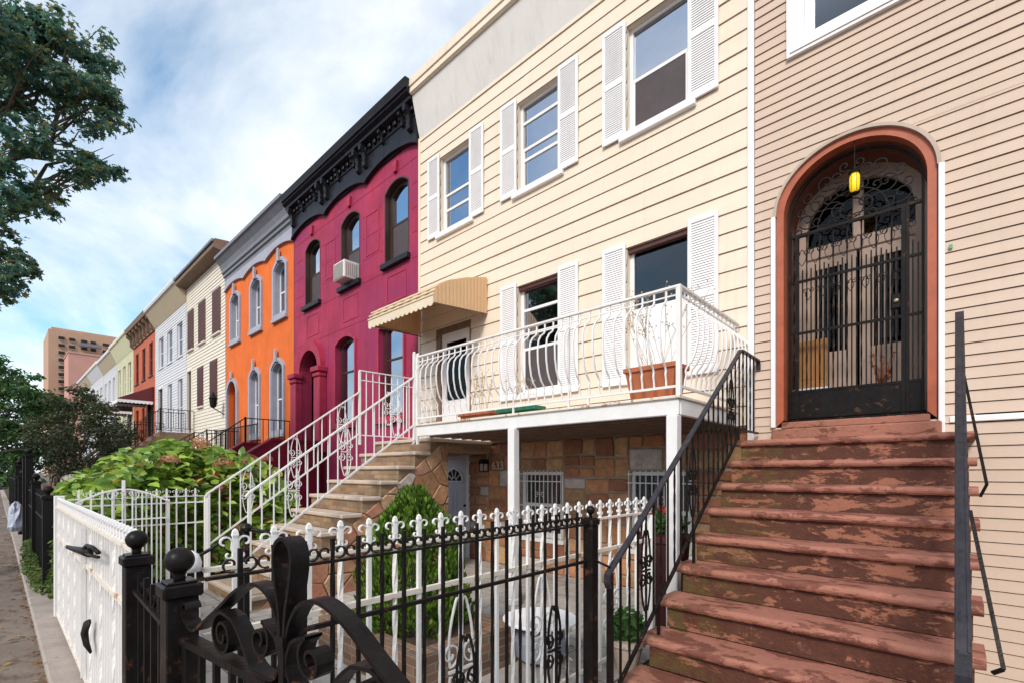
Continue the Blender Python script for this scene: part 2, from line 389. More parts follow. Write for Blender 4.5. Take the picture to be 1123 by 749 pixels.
def lap(mb, x0, x1, z0, z1, Y, ex, proj, ops, jit=0):
    """lap siding; openings (x0,x1,z0,zs,rise)"""
    nc = int(math.ceil((z1-z0)/ex))
    for k in range(nc):
        za = z0+k*ex; zb = min(z1, za+ex)
        cuts = {za, zb}
        for o in ops:
            for z in (o[2], o[3]):
                if za < z < zb: cuts.add(z)
            if o[4] > .001:
                zt = o[3]+o[4]; z = o[3]
                while z < zt:
                    if za < z < zb: cuts.add(z)
                    z += .012
                if za < zt < zb: cuts.add(zt)
        cuts = sorted(cuts); pj = proj+R.uniform(-jit, jit); xj = R.uniform(x0+.3,x1-.3)
        yy = lambda z: Y-pj*(1-(z-za)/ex)-.001
        for i, (a, b_) in enumerate(zip(cuts, cuts[1:])):
            zm = (a+b_)/2; segs = [(x0, x1)]
            for o in ops:
                if o[2] < zm < o[3]+o[4]:
                    l, r_ = o[0], o[1]
                    if zm > o[3]:
                        hw = (o[1]-o[0])/2*math.sqrt(max(0,1-((zm-o[3])/o[4])**2)); cx = (o[0]+o[1])/2; l, r_ = cx-hw, cx+hw
                    ns = []
                    for s0, s1 in segs:
                        if r_ <= s0 or l >= s1: ns.append((s0,s1)); continue
                        if l > s0: ns.append((s0,l))
                        if r_ < s1: ns.append((r_,s1))
                    segs = ns
            gp_ = min(.009, ex*.05+.003) if (i == len(cuts)-2 and k < nc-1) else 0
            for s0, s1 in segs:
                bt = b_-gp_ if b_-gp_ > a else a+.0005
                if s0+.02 < xj < s1-.02:
                    e_ = .0025
                    mb.face([(s0,yy(a),a),(xj,yy(a),a),(xj,yy(bt),bt),(s0,yy(bt),bt)])
                    mb.face([(xj,yy(a)-e_,a),(s1,yy(a)-e_*.3,a),(s1,yy(bt)-e_*.3,bt),(xj,yy(bt)-e_,bt)])
                    mb.face([(xj,yy(a)-e_,a),(xj,yy(bt)-e_,bt),(xj,yy(bt)+.01,bt),(xj,yy(a)+.01,a)])
                else: mb.face([(s0,yy(a),a),(s1,yy(a),a),(s1,yy(bt),bt),(s0,yy(bt),bt)])
                if i == 0: mb.face([(s0,yy(a),a),(s0,Y+.03,a+.002),(s1,Y+.03,a+.002),(s1,yy(a),a)])
                if gp_:
                    mb.face([(s0,Y+.028,bt),(s1,Y+.028,bt),(s1,Y+.028,b_+.003),(s0,Y+.028,b_+.003)])
                    mb.face([(s0,yy(bt),bt),(s1,yy(bt),bt),(s1,Y+.028,bt),(s0,Y+.028,bt)])

# ------------------------------------------------------------------ windows
YF = 5.83
def dh_window(par, x0, x1, z0, z1, Y, rise=0, fm='white', fw=.05, rec=.10, room=True, curtain=None, rails=(.5,), screen=False, sill=None, name='window', thick=.05, gl='glass'):
    """double-hung window inside an opening; frame is the part, the rest are sub-parts"""
    base = ((x0+x1)/2, Y, z0)
    zs = z1-rise
    mb = MB(); mb.ring(arch(x0,x1,z0,zs,rise), arch(x0,x1,z0,zs,rise,inset=fw), Y+rec, Y+rec+thick)
    w = mb.build(name, fm, par, loc=base, base=None) if False else None
    mb2 = MB(); mb2.v = [(a-base[0], b_-base[1], c_-base[2]) for a,b_,c_ in mb.v]; mb2.f = mb.f; mb2.c = mb.c
    w = mb2.build(name, fm, par, loc=base)
    H = z1-z0; i0 = fw*.9
    for i, r_ in enumerate(rails):
        zr = z0+H*r_; s_ = MB()
        s_.box(x0+i0, x1-i0, Y+rec+.004, Y+rec+thick-.006, zr-.022, zr+.022)
        if i == 0:   # lower sash stands a little proud
            s_.box(x0+i0, x0+i0+.03, Y+rec+.006, Y+rec+thick-.008, z0+i0, zr-.022); s_.box(x1-i0-.03, x1-i0, Y+rec+.006, Y+rec+thick-.008, z0+i0, zr-.022)
            s_.box(x0+i0+.03, x1-i0-.03, Y+rec+.006, Y+rec+thick-.008, z0+i0, z0+i0+.04)
        s_.build('sash', fm, w)
    g = MB(); g.extr(arch(x0,x1,z0,zs,rise,inset=fw*.8), 'y', Y+rec+.022, Y+rec+.027); g.build('glass', gl, w)
    if screen:
        g = MB(); g.box(x0+i0+.03, x1-i0-.03, Y+rec+.012, Y+rec+.016, z0+i0+.04, z0+H*rails[0]-.02); g.build('screen_and_gloom', 'screen', w)  # mesh screen on the cream house, painted gloom on the crimson one
    if curtain:
        c0, c1, cm = curtain; g = MB(); n = 14
        xs = [x0+.03+(x1-x0-.06)*i/n for i in range(n+1)]
        za, zb = z0+H*c0, z0+H*c1
        for i in range(n):
            ya = Y+rec+.11+(.012 if i%2 else 0); yb = Y+rec+.11+(.012 if (i+1)%2 else 0)
            g.face([(xs[i],ya,za),(xs[i+1],yb,za),(xs[i+1],yb,zb),(xs[i],ya,zb)])
        g.build('curtain', cm, w)
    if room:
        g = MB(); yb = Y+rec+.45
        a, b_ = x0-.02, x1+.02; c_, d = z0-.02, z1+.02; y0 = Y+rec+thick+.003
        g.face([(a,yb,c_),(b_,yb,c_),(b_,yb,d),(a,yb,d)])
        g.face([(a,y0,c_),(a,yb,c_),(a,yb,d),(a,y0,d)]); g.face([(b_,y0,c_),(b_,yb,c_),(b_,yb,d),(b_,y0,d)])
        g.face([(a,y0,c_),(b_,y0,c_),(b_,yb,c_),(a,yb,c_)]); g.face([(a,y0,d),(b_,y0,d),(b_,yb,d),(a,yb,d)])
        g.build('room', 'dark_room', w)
    if sill:
        sm, ov, ht, pr_ = sill
        g = MB(); g.bbox(x0-ov, x1+ov, Y-pr_, Y+rec, z0-ht, z0-.002, .008); g.build('sill', sm, w)
    return w

# ================================================================== WORLD
SUN_EL, SUN_AZ = 38, 160      # azimuth measured so that light comes from the street side
world = bpy.data.worlds.new('World'); scene.world = world; world.use_nodes = True
nt = world.node_tree; bg = nt.nodes['Background']
sky = N(nt, 'ShaderNodeTexSky', sky_type='NISHITA'); sky.sun_disc = False
sky.sun_elevation = rad(SUN_EL); sky.sun_rotation = rad(SUN_AZ); sky.dust_density = .4; sky.air_density = 1.0; sky.ozone_density = 1.4
tc = N(nt, 'ShaderNodeTexCoord'); sp = N(nt, 'ShaderNodeSeparateXYZ'); nt.links.new(tc.outputs['Generated'], sp.inputs[0])
mxz = N(nt, 'ShaderNodeMath', operation='MAXIMUM'); nt.links.new(sp.outputs[2], mxz.inputs[0]); mxz.inputs[1].default_value = 0.0
adz = N(nt, 'ShaderNodeMath', operation='ADD'); nt.links.new(mxz.outputs[0], adz.inputs[0]); adz.inputs[1].default_value = .22
dv = N(nt, 'ShaderNodeVectorMath', operation='DIVIDE'); nt.links.new(tc.outputs['Generated'], dv.inputs[0])
cb = N(nt, 'ShaderNodeCombineXYZ')
for i in range(3): nt.links.new(adz.outputs[0], cb.inputs[i])
nt.links.new(cb.outputs[0], dv.inputs[1])
mp = N(nt, 'ShaderNodeMapping'); mp.inputs['Scale'].default_value = (1.0, 1.5, .3); mp.inputs['Rotation'].default_value = (0,0,rad(25)); mp.inputs['Location'].default_value = (1.2,9.4,2)
nt.links.new(dv.outputs[0], mp.inputs['Vector'])
n1 = noise(nt, mp.outputs[0], 1.15, 9, .58, .35)
cl = ramp(nt, n1, [(.34, .05), (.48, .50), (.66, 1.)])
ccol = ramp(nt, noise(nt, mp.outputs[0], 3, 6), [(.3, (5.7,6.15,6.4)), (.7, (7.4,7.4,7.5))])
skm = mix(nt, 1., sky.outputs[0], (.95,1.32,1.35), 'MULTIPLY')
skm = mix(nt, 1., skm, (5.0,5.6,6.6), 'DARKEN')
nt.links.new(mix(nt, cl, skm, ccol), bg.inputs[0]); bg.inputs[1].default_value = .105
sun = bpy.data.lights.new('sun', 'SUN'); sun.energy = 1.75; sun.angle = rad(16); sun.color = (1,.92,.82)
so = bpy.data.objects.new('sun', sun); C.objects.link(so)
az = rad(SUN_AZ)
d = Vector((math.sin(az)*math.cos(rad(SUN_EL)), math.cos(az)*math.cos(rad(SUN_EL)), math.sin(rad(SUN_EL))))
so.rotation_euler = d.to_track_quat('Z','Y').to_euler(); so.location = (0,-5,20)
# camera
cam = bpy.data.cameras.new('camera'); co = bpy.data.objects.new('camera', cam); C.objects.link(co); scene.camera = co
cam.sensor_width = 36; cam.lens = 525/1123*36; cam.shift_y = (517-374.5)/1123; cam.clip_end = 3000; cam.clip_start = .05
co.location = (0,0,1.6); co.rotation_euler = (rad(90), 0, math.atan(525/566.5))
scene.view_settings.view_transform = 'Standard'; scene.view_settings.look = 'None'; scene.view_settings.exposure = 0.76; scene.view_settings.gamma = 1

# ================================================================== GROUND
def struct(name, mb, m): return tag(mb.build(name, m), kind='structure')
g = MB(); g.face([(-1500,-1500,-.25),(1500,-1500,-.25),(1500,1500,-.25),(-1500,1500,-.25)]); struct('ground', g, 'ground')
g = MB(); g.box(-300,60,-13,-3.0,-.24,-.13); struct('road', g, 'asphalt')
g = MB(); g.box(-300,60,-3.0,-2.82,-.24,0.0); struct('kerb', g, 'kerb')
g = MB()
x = -140.
while x < 30:
    for j in range(2):
        y0 = -2.81+j*1.55; g.bbox(x+.006, x+1.494, y0, y0+1.54, -.24, R.uniform(-.004,.004), .006)
    x += 1.5
struct('sidewalk', g, 'sidewalk')
g = MB()
x = -60.
while x < 6:
    g.bbox(x+.004, x+1.9, .27, .5, -.24, .055+R.uniform(-.006,.006), .015); x += 1.904
struct('yard_kerb', g, 'kerb')
g = MB(); g.box(-7.38,-1.9,.505,5.88,-.24,.02); struct('yard_paving', g, 'paving')
g = MB(); g.box(-1.88,.4,.505,3.2,-.24,.015); struct('stoop_path', g, 'concrete')
g = MB(); g.box(-120,-7.6,.505,5.8,-.24,.03); struct('planting_beds', g, 'soil')

# ================================================================== TAN HOUSE
th = thing('tan_house', (-.2,YF,-.25), 'house with narrow tan vinyl siding and an arched gated entrance, nearest at the right', 'house')
DO = (-1.45, -.11, 2.08, 4.38, .60)    # arched opening
WO = (-1.20, -.12, 6.13, 7.9, 0)
mb = MB(); lap(mb, -1.66, 4.2, 2.11, 9.6, YF, .104, .013, [DO, WO], .0015); lap(mb, .13, 4.2, -.25, 2.03, YF, .104, .013, [], .0015)
lap(mb, -1.66, .13, -.25, 2.11, YF, .104, .013, [DO], .0015)
mb.build('siding', 'tan', th)
mb = MB(); mb.face([(4.2,YF,-.25),(4.2,14,-.25),(4.2,14,9.6),(4.2,YF,9.6)]); mb.face([(-1.66,YF,9.6),(4.2,YF,9.6),(4.2,14,9.6),(-1.66,14,9.6)])
mb.face([(-1.66,14,-.25),(4.2,14,-.25),(4.2,14,9.6),(-1.66,14,9.6)]); mb.build('rear_shell', 'tan', th)
mb = MB(); mb.bbox(-.04, 4.2, YF-.03, YF-.002, 2.04, 2.095, .006); mb.build('starter_trim', 'white', th)
mb = MB(); mb.bbox(-1.735, -1.665, YF-.035, YF+.02, 1.9, 9.6, .006); mb.build('corner_trim', 'white', th)
# siding-edge trim round the arch
o1 = arch(*DO, n=32); i1 = arch(*DO, n=32, inset=.028)
def arch_band(mb, o, i_, y0, y1, skip=1):
    n = len(o)
    for k in range(skip, n):
        q = (k+1)%n
        A, B, D_, E_ = o[k], o[q], i_[q], i_[k]
        mb.face([(A[0],y0,A[1]),(B[0],y0,B[1]),(D_[0],y0,D_[1]),(E_[0],y0,E_[1])])
        mb.face([(A[0],y0,A[1]),(B[0],y0,B[1]),(B[0],y1,B[1]),(A[0],y1,A[1])])
        mb.face([(E_[0],y0,E_[1]),(D_[0],y0,D_[1]),(D_[0],y1,D_[1]),(E_[0],y1,E_[1])])
oo = arch(DO[0]-.018,DO[1]+.018,DO[2],DO[3],DO[4]+.018,n=32); i1 = arch(*DO, n=32, inset=.012)
ent = MB(); 
n_ = len(oo)
for k in list(range(2,n_-1)): 
    A,B,D_,E_ = oo[k],oo[k+1],i1[k+1],i1[k]
    ent.mesh([(A[0],YF-.045,A[1]),(B[0],YF-.045,B[1]),(D_[0],YF-.045,D_[1]),(E_[0],YF-.045,E_[1]),(A[0],YF+.02,A[1]),(B[0],YF+.02,B[1]),(D_[0],YF+.06,D_[1]),(E_[0],YF+.06,E_[1])],
             [(0,1,2,3),(0,4,5,1),(3,2,6,7)])
ent.build('arch_trim', mat('beige_metal_trim',(.45,.36,.29),.4), th)
mb = MB(); mb.bbox(DO[0]-.04,DO[0]+.005,YF-.05,YF+.05,2.08,4.38,.006); mb.build('jamb_trim','white',th)
mb = MB(); mb.bbox(DO[1]-.005,DO[1]+.04,YF-.05,YF+.05,1.93,4.38,.006); mb.build('jamb_trim','white',th)
# terracotta brickmould, reveal and gate
mb = MB(); ins = arch(*DO, n=32, inset=.08); arch_band(mb, arch(*DO, n=32, inset=.012), ins, YF-.012, YF+.10, 1); mb.build('brick_mould', 'terra_trim', th)
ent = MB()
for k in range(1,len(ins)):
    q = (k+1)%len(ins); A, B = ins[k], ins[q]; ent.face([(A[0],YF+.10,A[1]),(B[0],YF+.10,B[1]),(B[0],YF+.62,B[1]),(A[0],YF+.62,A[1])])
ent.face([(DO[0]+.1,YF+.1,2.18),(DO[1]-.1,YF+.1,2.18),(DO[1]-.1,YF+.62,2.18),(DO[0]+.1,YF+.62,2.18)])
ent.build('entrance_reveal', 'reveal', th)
mb = MB(); mb.bbox(DO[0]-.02,DO[1]+.02,YF-.10,YF+.14,1.935,2.06,.012); mb.bbox(DO[0]+.06,DO[1]-.06,YF-.03,YF+.14,2.062,2.135,.01); mb.build('door_sill', 'tread', th)
# iron gate in the arch
gx0, gx1, gz0, gzt = DO[0]+.105, DO[1]-.105, 2.15, 4.16; gy = YF+.13
mb = MB(); a_o = arch(gx0,gx1,gz0,4.36,.51,n=32); a_i = arch(gx0,gx1,gz0,4.36,.51,n=32,inset=.022); mb.ring(a_o,a_i,gy-.012,gy+.012)
mb.bar((gx0,gy,gzt),(gx1,gy,gzt),.03,.03); eg = mb.build('entrance_gate', 'black', th)
sx0, sx1 = gx0+.075, gx1-.155
mb = MB()
for x_ in (sx0, sx1): mb.box(x_-.016, x_+.016, gy-.02, gy+.02, gz0, gzt-.015)
mb.box(sx1+.018, sx1+.045, gy-.016, gy+.016, gz0, gzt-.015)
for z_ in (2.47, 3.10, 3.66): mb.box(gx0+.02, gx1-.02, gy-.011, gy+.011, z_-.013, z_+.013)
mb.build('gate_stile', 'black', eg)
mb = MB(); mb.bbox(gx0+.02, gx1-.02, gy-.006, gy+.006, gz0+.02, 2.46, .004); mb.build('kick_plate', 'black', eg)
mb = MB()
x_ = gx0+.045; i = 0
while x_ < gx1-.03:
    if abs(x_-sx0) > .02 and not (sx1-.02 < x_ < sx1+.05):
        top = 3.78+.03*(i%2) if i % 3 else gzt-.01
        pts = [Vector((x_,gy,2.46+(top-2.46)*j/24)) for j in range(25)]
        mb.sweep(pts, (0,1,0), .0115, .0115, 4, tw=.5 if i%3==0 else None)
    x_ += .040; i += 1
mb.build('gate_bar', 'black', eg)
mb = MB()
def scroll_pair(mb, cx, y, z, s_, w=.006):
    for sg in (-1,1):
        mb.sweep(spiral((cx+sg*.030*s_,y,z+.03*s_), .028*s_, .008*s_, PI/2 if sg>0 else PI/2, (PI/2-sg*2.6*PI), (1,0,0),(0,0,1), 26),(0,1,0),w,w)
        mb.sweep([Vector((cx+sg*.03*s_*math.sin(PI*t/10)*(1 if t<10 else 1), y, z+.058*s_-.14*s_*t/10)) for t in range(11)],(0,1,0),w,w)
for i in range(8):
    scroll_pair(mb, gx0+.12+i*.125, gy, 3.93, 1.3)
for i in range(7):
    scroll_pair(mb, gx0+.18+i*.125, gy, 3.52, .9)
# lunette scrollwork
cxm = (gx0+gx1)/2; hw = (gx1-gx0)/2
for sg in (-1,1):
    for (dx, dz, r0, turn) in ((.10,.16,.09,2.2),(.28,.30,.10,2.4),(.40,.14,.085,2.3),(.22,.48,.085,2.3),(.08,.36,.07,2.1),(.47,.03,.05,2.0),(.30,.10,.05,2.),(.06,.58,.05,2.),(.16,.04,.05,2.),(.20,.30,.05,2.),(.38,.38,.06,2.1),(.12,.50,.06,2.),(.44,.24,.05,2.)):
        c0 = (cxm+sg*dx, gy, gzt+dz)
        p = spiral(c0, r0, .012, -PI/2, -PI/2+sg*turn*PI, (1,0,0), (0,0,1), 34)
        mb.sweep(p, (0,1,0), .012, .011)
        mb.sweep([p[0], Vector((p[0].x-sg*r0*.8, gy, p[0].z+.0)), Vector((p[0].x-sg*r0*1.9, gy, p[0].z-r0*.35))],(0,1,0),.009,.009)
mb.sweep(spiral((cxm,gy,gzt+.02),.30,.30,.0,PI,(1,0,0),(0,0,1),26),(0,1,0),.01,.01)
mb.sweep(spiral((cxm,gy,gzt+.13),.10,.10,.0,2*PI,(1,0,0),(0,0,1),26),(0,1,0),.01,.01)
mb.build('gate_scrollwork', 'black', eg)
mb = MB(); mb.bbox(sx1-.09, sx1-.017, gy-.03, gy+.02, 3.18, 3.32, .006); lk = mb.build('lock_box', 'black', eg)
mb = MB(); mb.lathe((0,0,0),[(.004,0),(.018,.003),(.018,.012),(.006,.018)],14); 
o = mb.build('lock_cylinder', mat('brass',(.5,.4,.25),.3,metal=.9,bs=0), eg, loc=(sx1-.052,gy-.032,3.25)); o.rotation_euler=(rad(90),0,0)
# inner doors behind the gate
yi = YF+.60
mb = MB(); mb.ring(arch(DO[0]+.06,DO[1]-.06,2.16,4.36,.54,n=24), arch(DO[0]+.06,DO[1]-.06,2.16,4.36,.54,n=24,inset=.13), yi-.06, yi+.03); idr = mb.build('inner_door_frame','pinkish',th)
mb = MB(); mb.bbox(-1.30,-.24,yi-.05,yi+.0,4.02,4.16,.01); mb.bbox(cxm-.05,cxm+.05,yi-.045,yi+.0,4.16,4.86,.01); mb.build('transom_bar','pinkish',idr)
for (a,b_) in ((-1.27,-.795),(-.765,-.29)):
    mb = MB(); mb.ring([(a,2.18),(b_,2.18),(b_,4.02),(a,4.02)],[(a+.09,2.95),(b_-.09,2.95),(b_-.09,3.9),(a+.09,3.9)],yi-.03,yi+.02)
    mb.bbox(a+.1,b_-.1,yi-.04,yi-.031,2.3,2.8,.006)
    dd = mb.build('inner_door','pinkish',th)
    mb = MB(); mb.box(a+.09,b_-.09,yi-.002,yi+.003,2.95,3.9); mb.build('glass','glass_dim',dd)
    mb = MB(); 
    for j in range(6):
        xx = a+.09+(b_-a-.18)*(j+.5)/6; mb.bar((xx,yi-.02,2.95),(xx,yi-.02,3.9),.012)
    mb.build('door_grille','pinkish',dd)
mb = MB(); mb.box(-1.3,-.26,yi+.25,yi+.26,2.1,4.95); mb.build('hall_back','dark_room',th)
mb = MB(); mb.extr(arch(DO[0]+.2,DO[1]-.2,4.16,4.36,.42,n=16),'y',yi-.004,yi+.0); mb.build('fanlight_glass','glass_dim',idr)
# things kept in the vestibule
mb = MB(); mb.bbox(-1.31,-1.02,yi-.30,yi-.27,2.52,3.05,.01); mb.bbox(-1.28,-1.05,yi-.305,yi-.298,2.62,2.95,.003); o = mb.build('wooden_board','wood_board'); tag(o,'ochre wooden board standing behind the iron entrance gate','board')
mb = MB(); mb.bbox(-1.32,-1.0,yi-.38,yi-.12,2.19,2.51,.02); mb.bbox(-1.335,-.985,yi-.395,yi-.105,2.47,2.515,.01); tag(mb.build('storage_box','white'),'white storage box on the vestibule floor below the ochre board','box')
mb = MB(); mb.lathe((-.55,yi-.25,2.19),[(.05,0),(.09,.04),(.10,.16),(.07,.22)],16); vz = mb.build('plant_pot', 'terra'); tag(vz,'small terracotta pot with dried flowers behind the entrance gate','plant pot')
mb = MB()
for i in range(60):
    a = R.uniform(0,2*PI); l = R.uniform(.1,.42); e = Vector((-.55+math.cos(a)*.13*l*2, yi-.25+math.sin(a)*.08, 2.4+l)); mb.bar((-.55,yi-.25,2.38),e,.004)
    c0 = e; mb.face([c0+Vector((R.uniform(-.03,.03),R.uniform(-.02,.02),R.uniform(-.03,.03))) for _ in range(3)])
mb.build('dried_flowers', mat('rust_flowers',(.30,.10,.04),.8), vz)
# hanging lantern
LX = -.742
lt = thing('hanging_lantern',(LX,YF+.02,4.36),'yellow glass lantern hanging under the entrance arch in front of the scrollwork','lantern')
mb = MB(); mb.lathe((LX,YF+.02,4.395),[(.018,0),(.038,.02),(.044,.07),(.044,.15),(.034,.18)],14); mb.build('lantern_glass','lantern',lt,smooth=True)
mb = MB(); mb.lathe((LX,YF+.02,4.575),[(.046,0),(.05,.02),(.015,.05),(.008,.09)],14); mb.lathe((LX,YF+.02,4.36),[(.01,0),(.03,.01),(.045,.022)],12)
for i in range(6):
    a = i*PI/3; mb.bar((LX+.046*math.cos(a),YF+.02+.046*math.sin(a),4.39),(LX+.046*math.cos(a),YF+.02+.046*math.sin(a),4.58),.004)
mb.bar((LX,YF+.02,4.66),(LX,YF+.02,4.9),.006); mb.build('lantern_cage','black',lt)
# upper window of the tan house
mb = MB(); ox=[(-1.335,6.03),(.03,6.03),(.03,8.0),(-1.335,8.0)]; ix=[(-1.17,6.165),(-.15,6.165),(-.15,7.88),(-1.17,7.88)]; mb.ring(ox,ix,YF-.05,YF+.1)
mb.ring([(-1.30,6.065),(-.01,6.065),(-.01,7.97),(-1.30,7.97)],[(-1.2,6.14),(-.12,6.14),(-.12,7.9),(-1.2,7.9)],YF-.062,YF-.051); mb.build('window_casing','white',th)
dh_window(th,-1.17,-.15,6.165,7.88,YF,fw=.055,rec=.03,curtain=(.0,.45,'screen'))
# small green tag beside the arch
mb = MB(); mb.bbox(-.045,-.02,YF-.035,YF-.018,3.585,3.625,.003); tag(mb.build('cable_clip',mat('green_plastic_clip',(.1,.35,.2),.4)),'tiny green clip on the tan siding right of the arch','clip')

# ================================================================== TAN STOOP
st = thing('brownstone_stoop',(-.8,2.6,0),'wide red-brown stone stoop with peeling paint, leading to the arched gate','stoop')
sy = lambda k: 5.30-.295*k
sz = lambda k: 1.93-.22*k
for k in range(9):
    zt = sz(k); yb = sy(k-1)+.03 if k else YF-.003; yn = sy(k)
    # rounded nosing slab, irregular front edge
    mb = MB(); nx = 30; prof = [(.0,-.032),(.003,-.019),(.011,-.008),(.022,-.002),(.038,0),(None,0),(None,-.066),(.03,-.066),(.014,-.061),(.004,-.047)]
    rings = []
    for i in range(nx+1):
        xx = -1.72+1.84*i/nx; j_ = R.uniform(-.0035,.0035); jz = R.uniform(-.0025,.0025)
        if i in (0,nx): j_ += .012
        rings.append([(xx, (yb if a is None else yn+a+j_), zt+b_+(jz if a is not None else 0)) for a,b_ in prof])
    V = [p for r_ in rings for p in r_]; P_ = len(prof); F = []
    for i in range(nx):
        for j in range(P_): F.append((i*P_+j, i*P_+(j+1)%P_, (i+1)*P_+(j+1)%P_, (i+1)*P_+j))
    F += [tuple(range(P_))[::-1], tuple(nx*P_+j for j in range(P_))]
    mb.mesh(V,F); mb.build('tread','tread',st)
    mb = MB(); mb.box(-1.66,.075,yn+.05,yb+.3 if k else YF-.004,(sz(k+1)-.0 if k<8 else -.24),zt-.0665); mb.build('riser','riser',st)
mb = MB(); mb.extr([(2.99,-.24),(YF-.02,-.24),(YF-.02,1.85)]+[(sy(k)+.08, q) for k in range(0,9) for q in (sz(k)-.07, sz(k+1)-.07 if k<8 else -.1)],'x',-1.655,.07); mb.build('stoop_core','riser',st)

# ---- stair railings of the tan stoop
def twist_bar(z0,z1,w=.014,part=True):
    mb = MB(); n = 40; pts = [Vector((0,0,z0+(z1-z0)*i/n)) for i in range(n+1)]
    mb.sweep(pts,(0,1,0),w,w,4,tw=.32 if part else None); return mb
def heart_scroll(mb, o, u, s_=1., w=.010):
    """double C-scroll ornament in plane (u, z), centred on o"""
    o = Vector(o); u = Vector(u); n = u.cross(Vector((0,0,1))); z = Vector((0,0,1))
    for sg in (-1,1):
        for tz in (-1,1):
            c0 = o+u*sg*.045*s_+z*tz*.055*s_
            p = spiral(c0,.010*s_,.040*s_,PI*1.0+(0),PI*1.0-sg*tz*2.6*PI if False else PI+2.5*PI,u*sg,z*tz,26)
            e = o+z*tz*.20*s_+u*sg*.028*s_
            q = [p[-1].lerp(e,t/6)+u*sg*.012*s_*math.sin(PI*t/6) for t in range(1,7)]
            tip = [o+z*tz*(.20+.03*math.sin(PI*t/5))*s_+u*sg*(.028-.028*t/5)*s_ for t in range(1,6)]
            mb.sweep(p+q+tip,n,w,w*.55)
    mb.bar(o-u*.05*s_, o+u*.05*s_, w)
tl = thing('stair_railing',(-1.62,2.66,0),'black iron railing with a worn grey handrail on the left of the brownstone stoop','railing')
Xr = -1.62
hz = lambda y: .95+.7455*(y-2.66)
mb = MB(); pts = [Vector((Xr,2.655,.86)),Vector((Xr,2.635,.90)),Vector((Xr,2.64,.945)),Vector((Xr,2.68,.98))]+[Vector((Xr,y,hz(y))) for y in (2.9,3.6,4.4,5.15)]+[Vector((Xr,5.20,2.845)),Vector((Xr,5.27,2.848)),Vector((Xr,5.79,2.84)),Vector((Xr,5.81,2.80)),Vector((Xr,5.81,2.74))]
mb.sweep(pts,(1,0,0),.042,.016); mb.build('handrail','grey_iron',tl)
mb = MB(); mb.bar((Xr,2.70,.145),(Xr,5.08,.145+.7455*2.38),.022,.022); mb.bar((Xr,5.08,1.92),(Xr,5.20,2.03),.022); mb.bar((Xr,5.2,2.03),(Xr,5.78,2.03),.022); mb.build('bottom_rail','black',tl)
mb = MB(); mb.bar((Xr,2.67,.04),(Xr,2.67,.95),.034); mb.build('newel_post','black',tl)
bz = lambda y: .145+.7455*(y-2.70) if y < 5.1 else 2.03
y_ = 2.80; i = 0
orn = []
while y_ < 5.75:
    zt = hz(y_)-.008 if y_ < 5.2 else 2.842
    if i in (3, 10, 18):
        orn.append((y_, (zt+bz(y_))/2))
    p = Vector((Xr,y_,bz(y_))); mb = MB(); n_ = 20
    mb.sweep([Vector((0,0,(zt-p.z)*t/n_)) for t in range(n_+1)],(0,1,0),.013,.013,4,tw=.45 if i%2 else None)
    mb.build('baluster','black',tl,loc=p)
    y_ += .118; i += 1
for (y_,z_) in orn:
    mb = MB(); heart_scroll(mb,(Xr,y_,z_),(0,1,0),1.25,.012); mb.build('scroll_ornament','black',tl)
# standards down to the steps
mb = MB(); mb.bar((Xr,5.12,2.02),(Xr,5.12,1.92),.03); mb.bar((Xr,4.0,1.11),(Xr,4.0,.82),.02); mb.bar((Xr,3.35,.63),(Xr,3.35,.38),.02); mb.build('foot_standard','black',tl)
tr = thing('stair_railing',(.03,2.6,0),'thick grey flat handrail seen end on at the right edge of the brownstone stoop','railing')
X2 = .022
hz2 = lambda y: .965+.7435*(y-2.66)
mb = MB()
pts = [Vector((X2,2.60,.72)),Vector((X2,2.585,.80)),Vector((X2,2.60,.88)),Vector((X2,2.68,.975))]+[Vector((X2,y,hz2(y))) for y in (2.9,3.7,4.5,5.17)]+[Vector((X2,5.205,2.86)),Vector((X2,5.22,2.83))]
mb.sweep(pts,(1,0,0),.052,.016); 
for xx in (X2-.018,X2+.018): mb.sweep([p+Vector((xx-X2,-.004,.009)) for p in pts[2:-2]],(1,0,0),.010,.008)
mb.build('handrail','grey_iron',tr)
mb = MB(); mb.bar((X2,2.62,.02),(X2,2.62,.86),.045); mb.build('newel_post','black',tr)
mb = MB(); mb.bar((X2,5.19,1.94),(X2,5.19,2.84),.028); mb.build('top_post','black',tr)
mb = MB(); mb.bar((X2,2.66,.20),(X2,5.19,2.07),.02); mb.build('bottom_rail','black',tr)
for i in range(19):
    y_ = 2.8+i*.125; z0 = .20+.739*(y_-2.66); mb = MB(); mb.bar((X2,y_,z0),(X2,y_,hz2(y_)-.01),.012); mb.build('baluster','black',tr)
for a,b_,c_ in (((.03,5.16,2.48),(.145,4.28,1.52),(.115,4.29,1.44)),((.055,3.42,1.40),(.155,3.02,.73),(.12,3.03,.70))):
    mb = MB(); mb.bar(a,b_,.016,.012); mb.bar(b_,c_,.016,.012); mb.build('side_brace','black',tr)

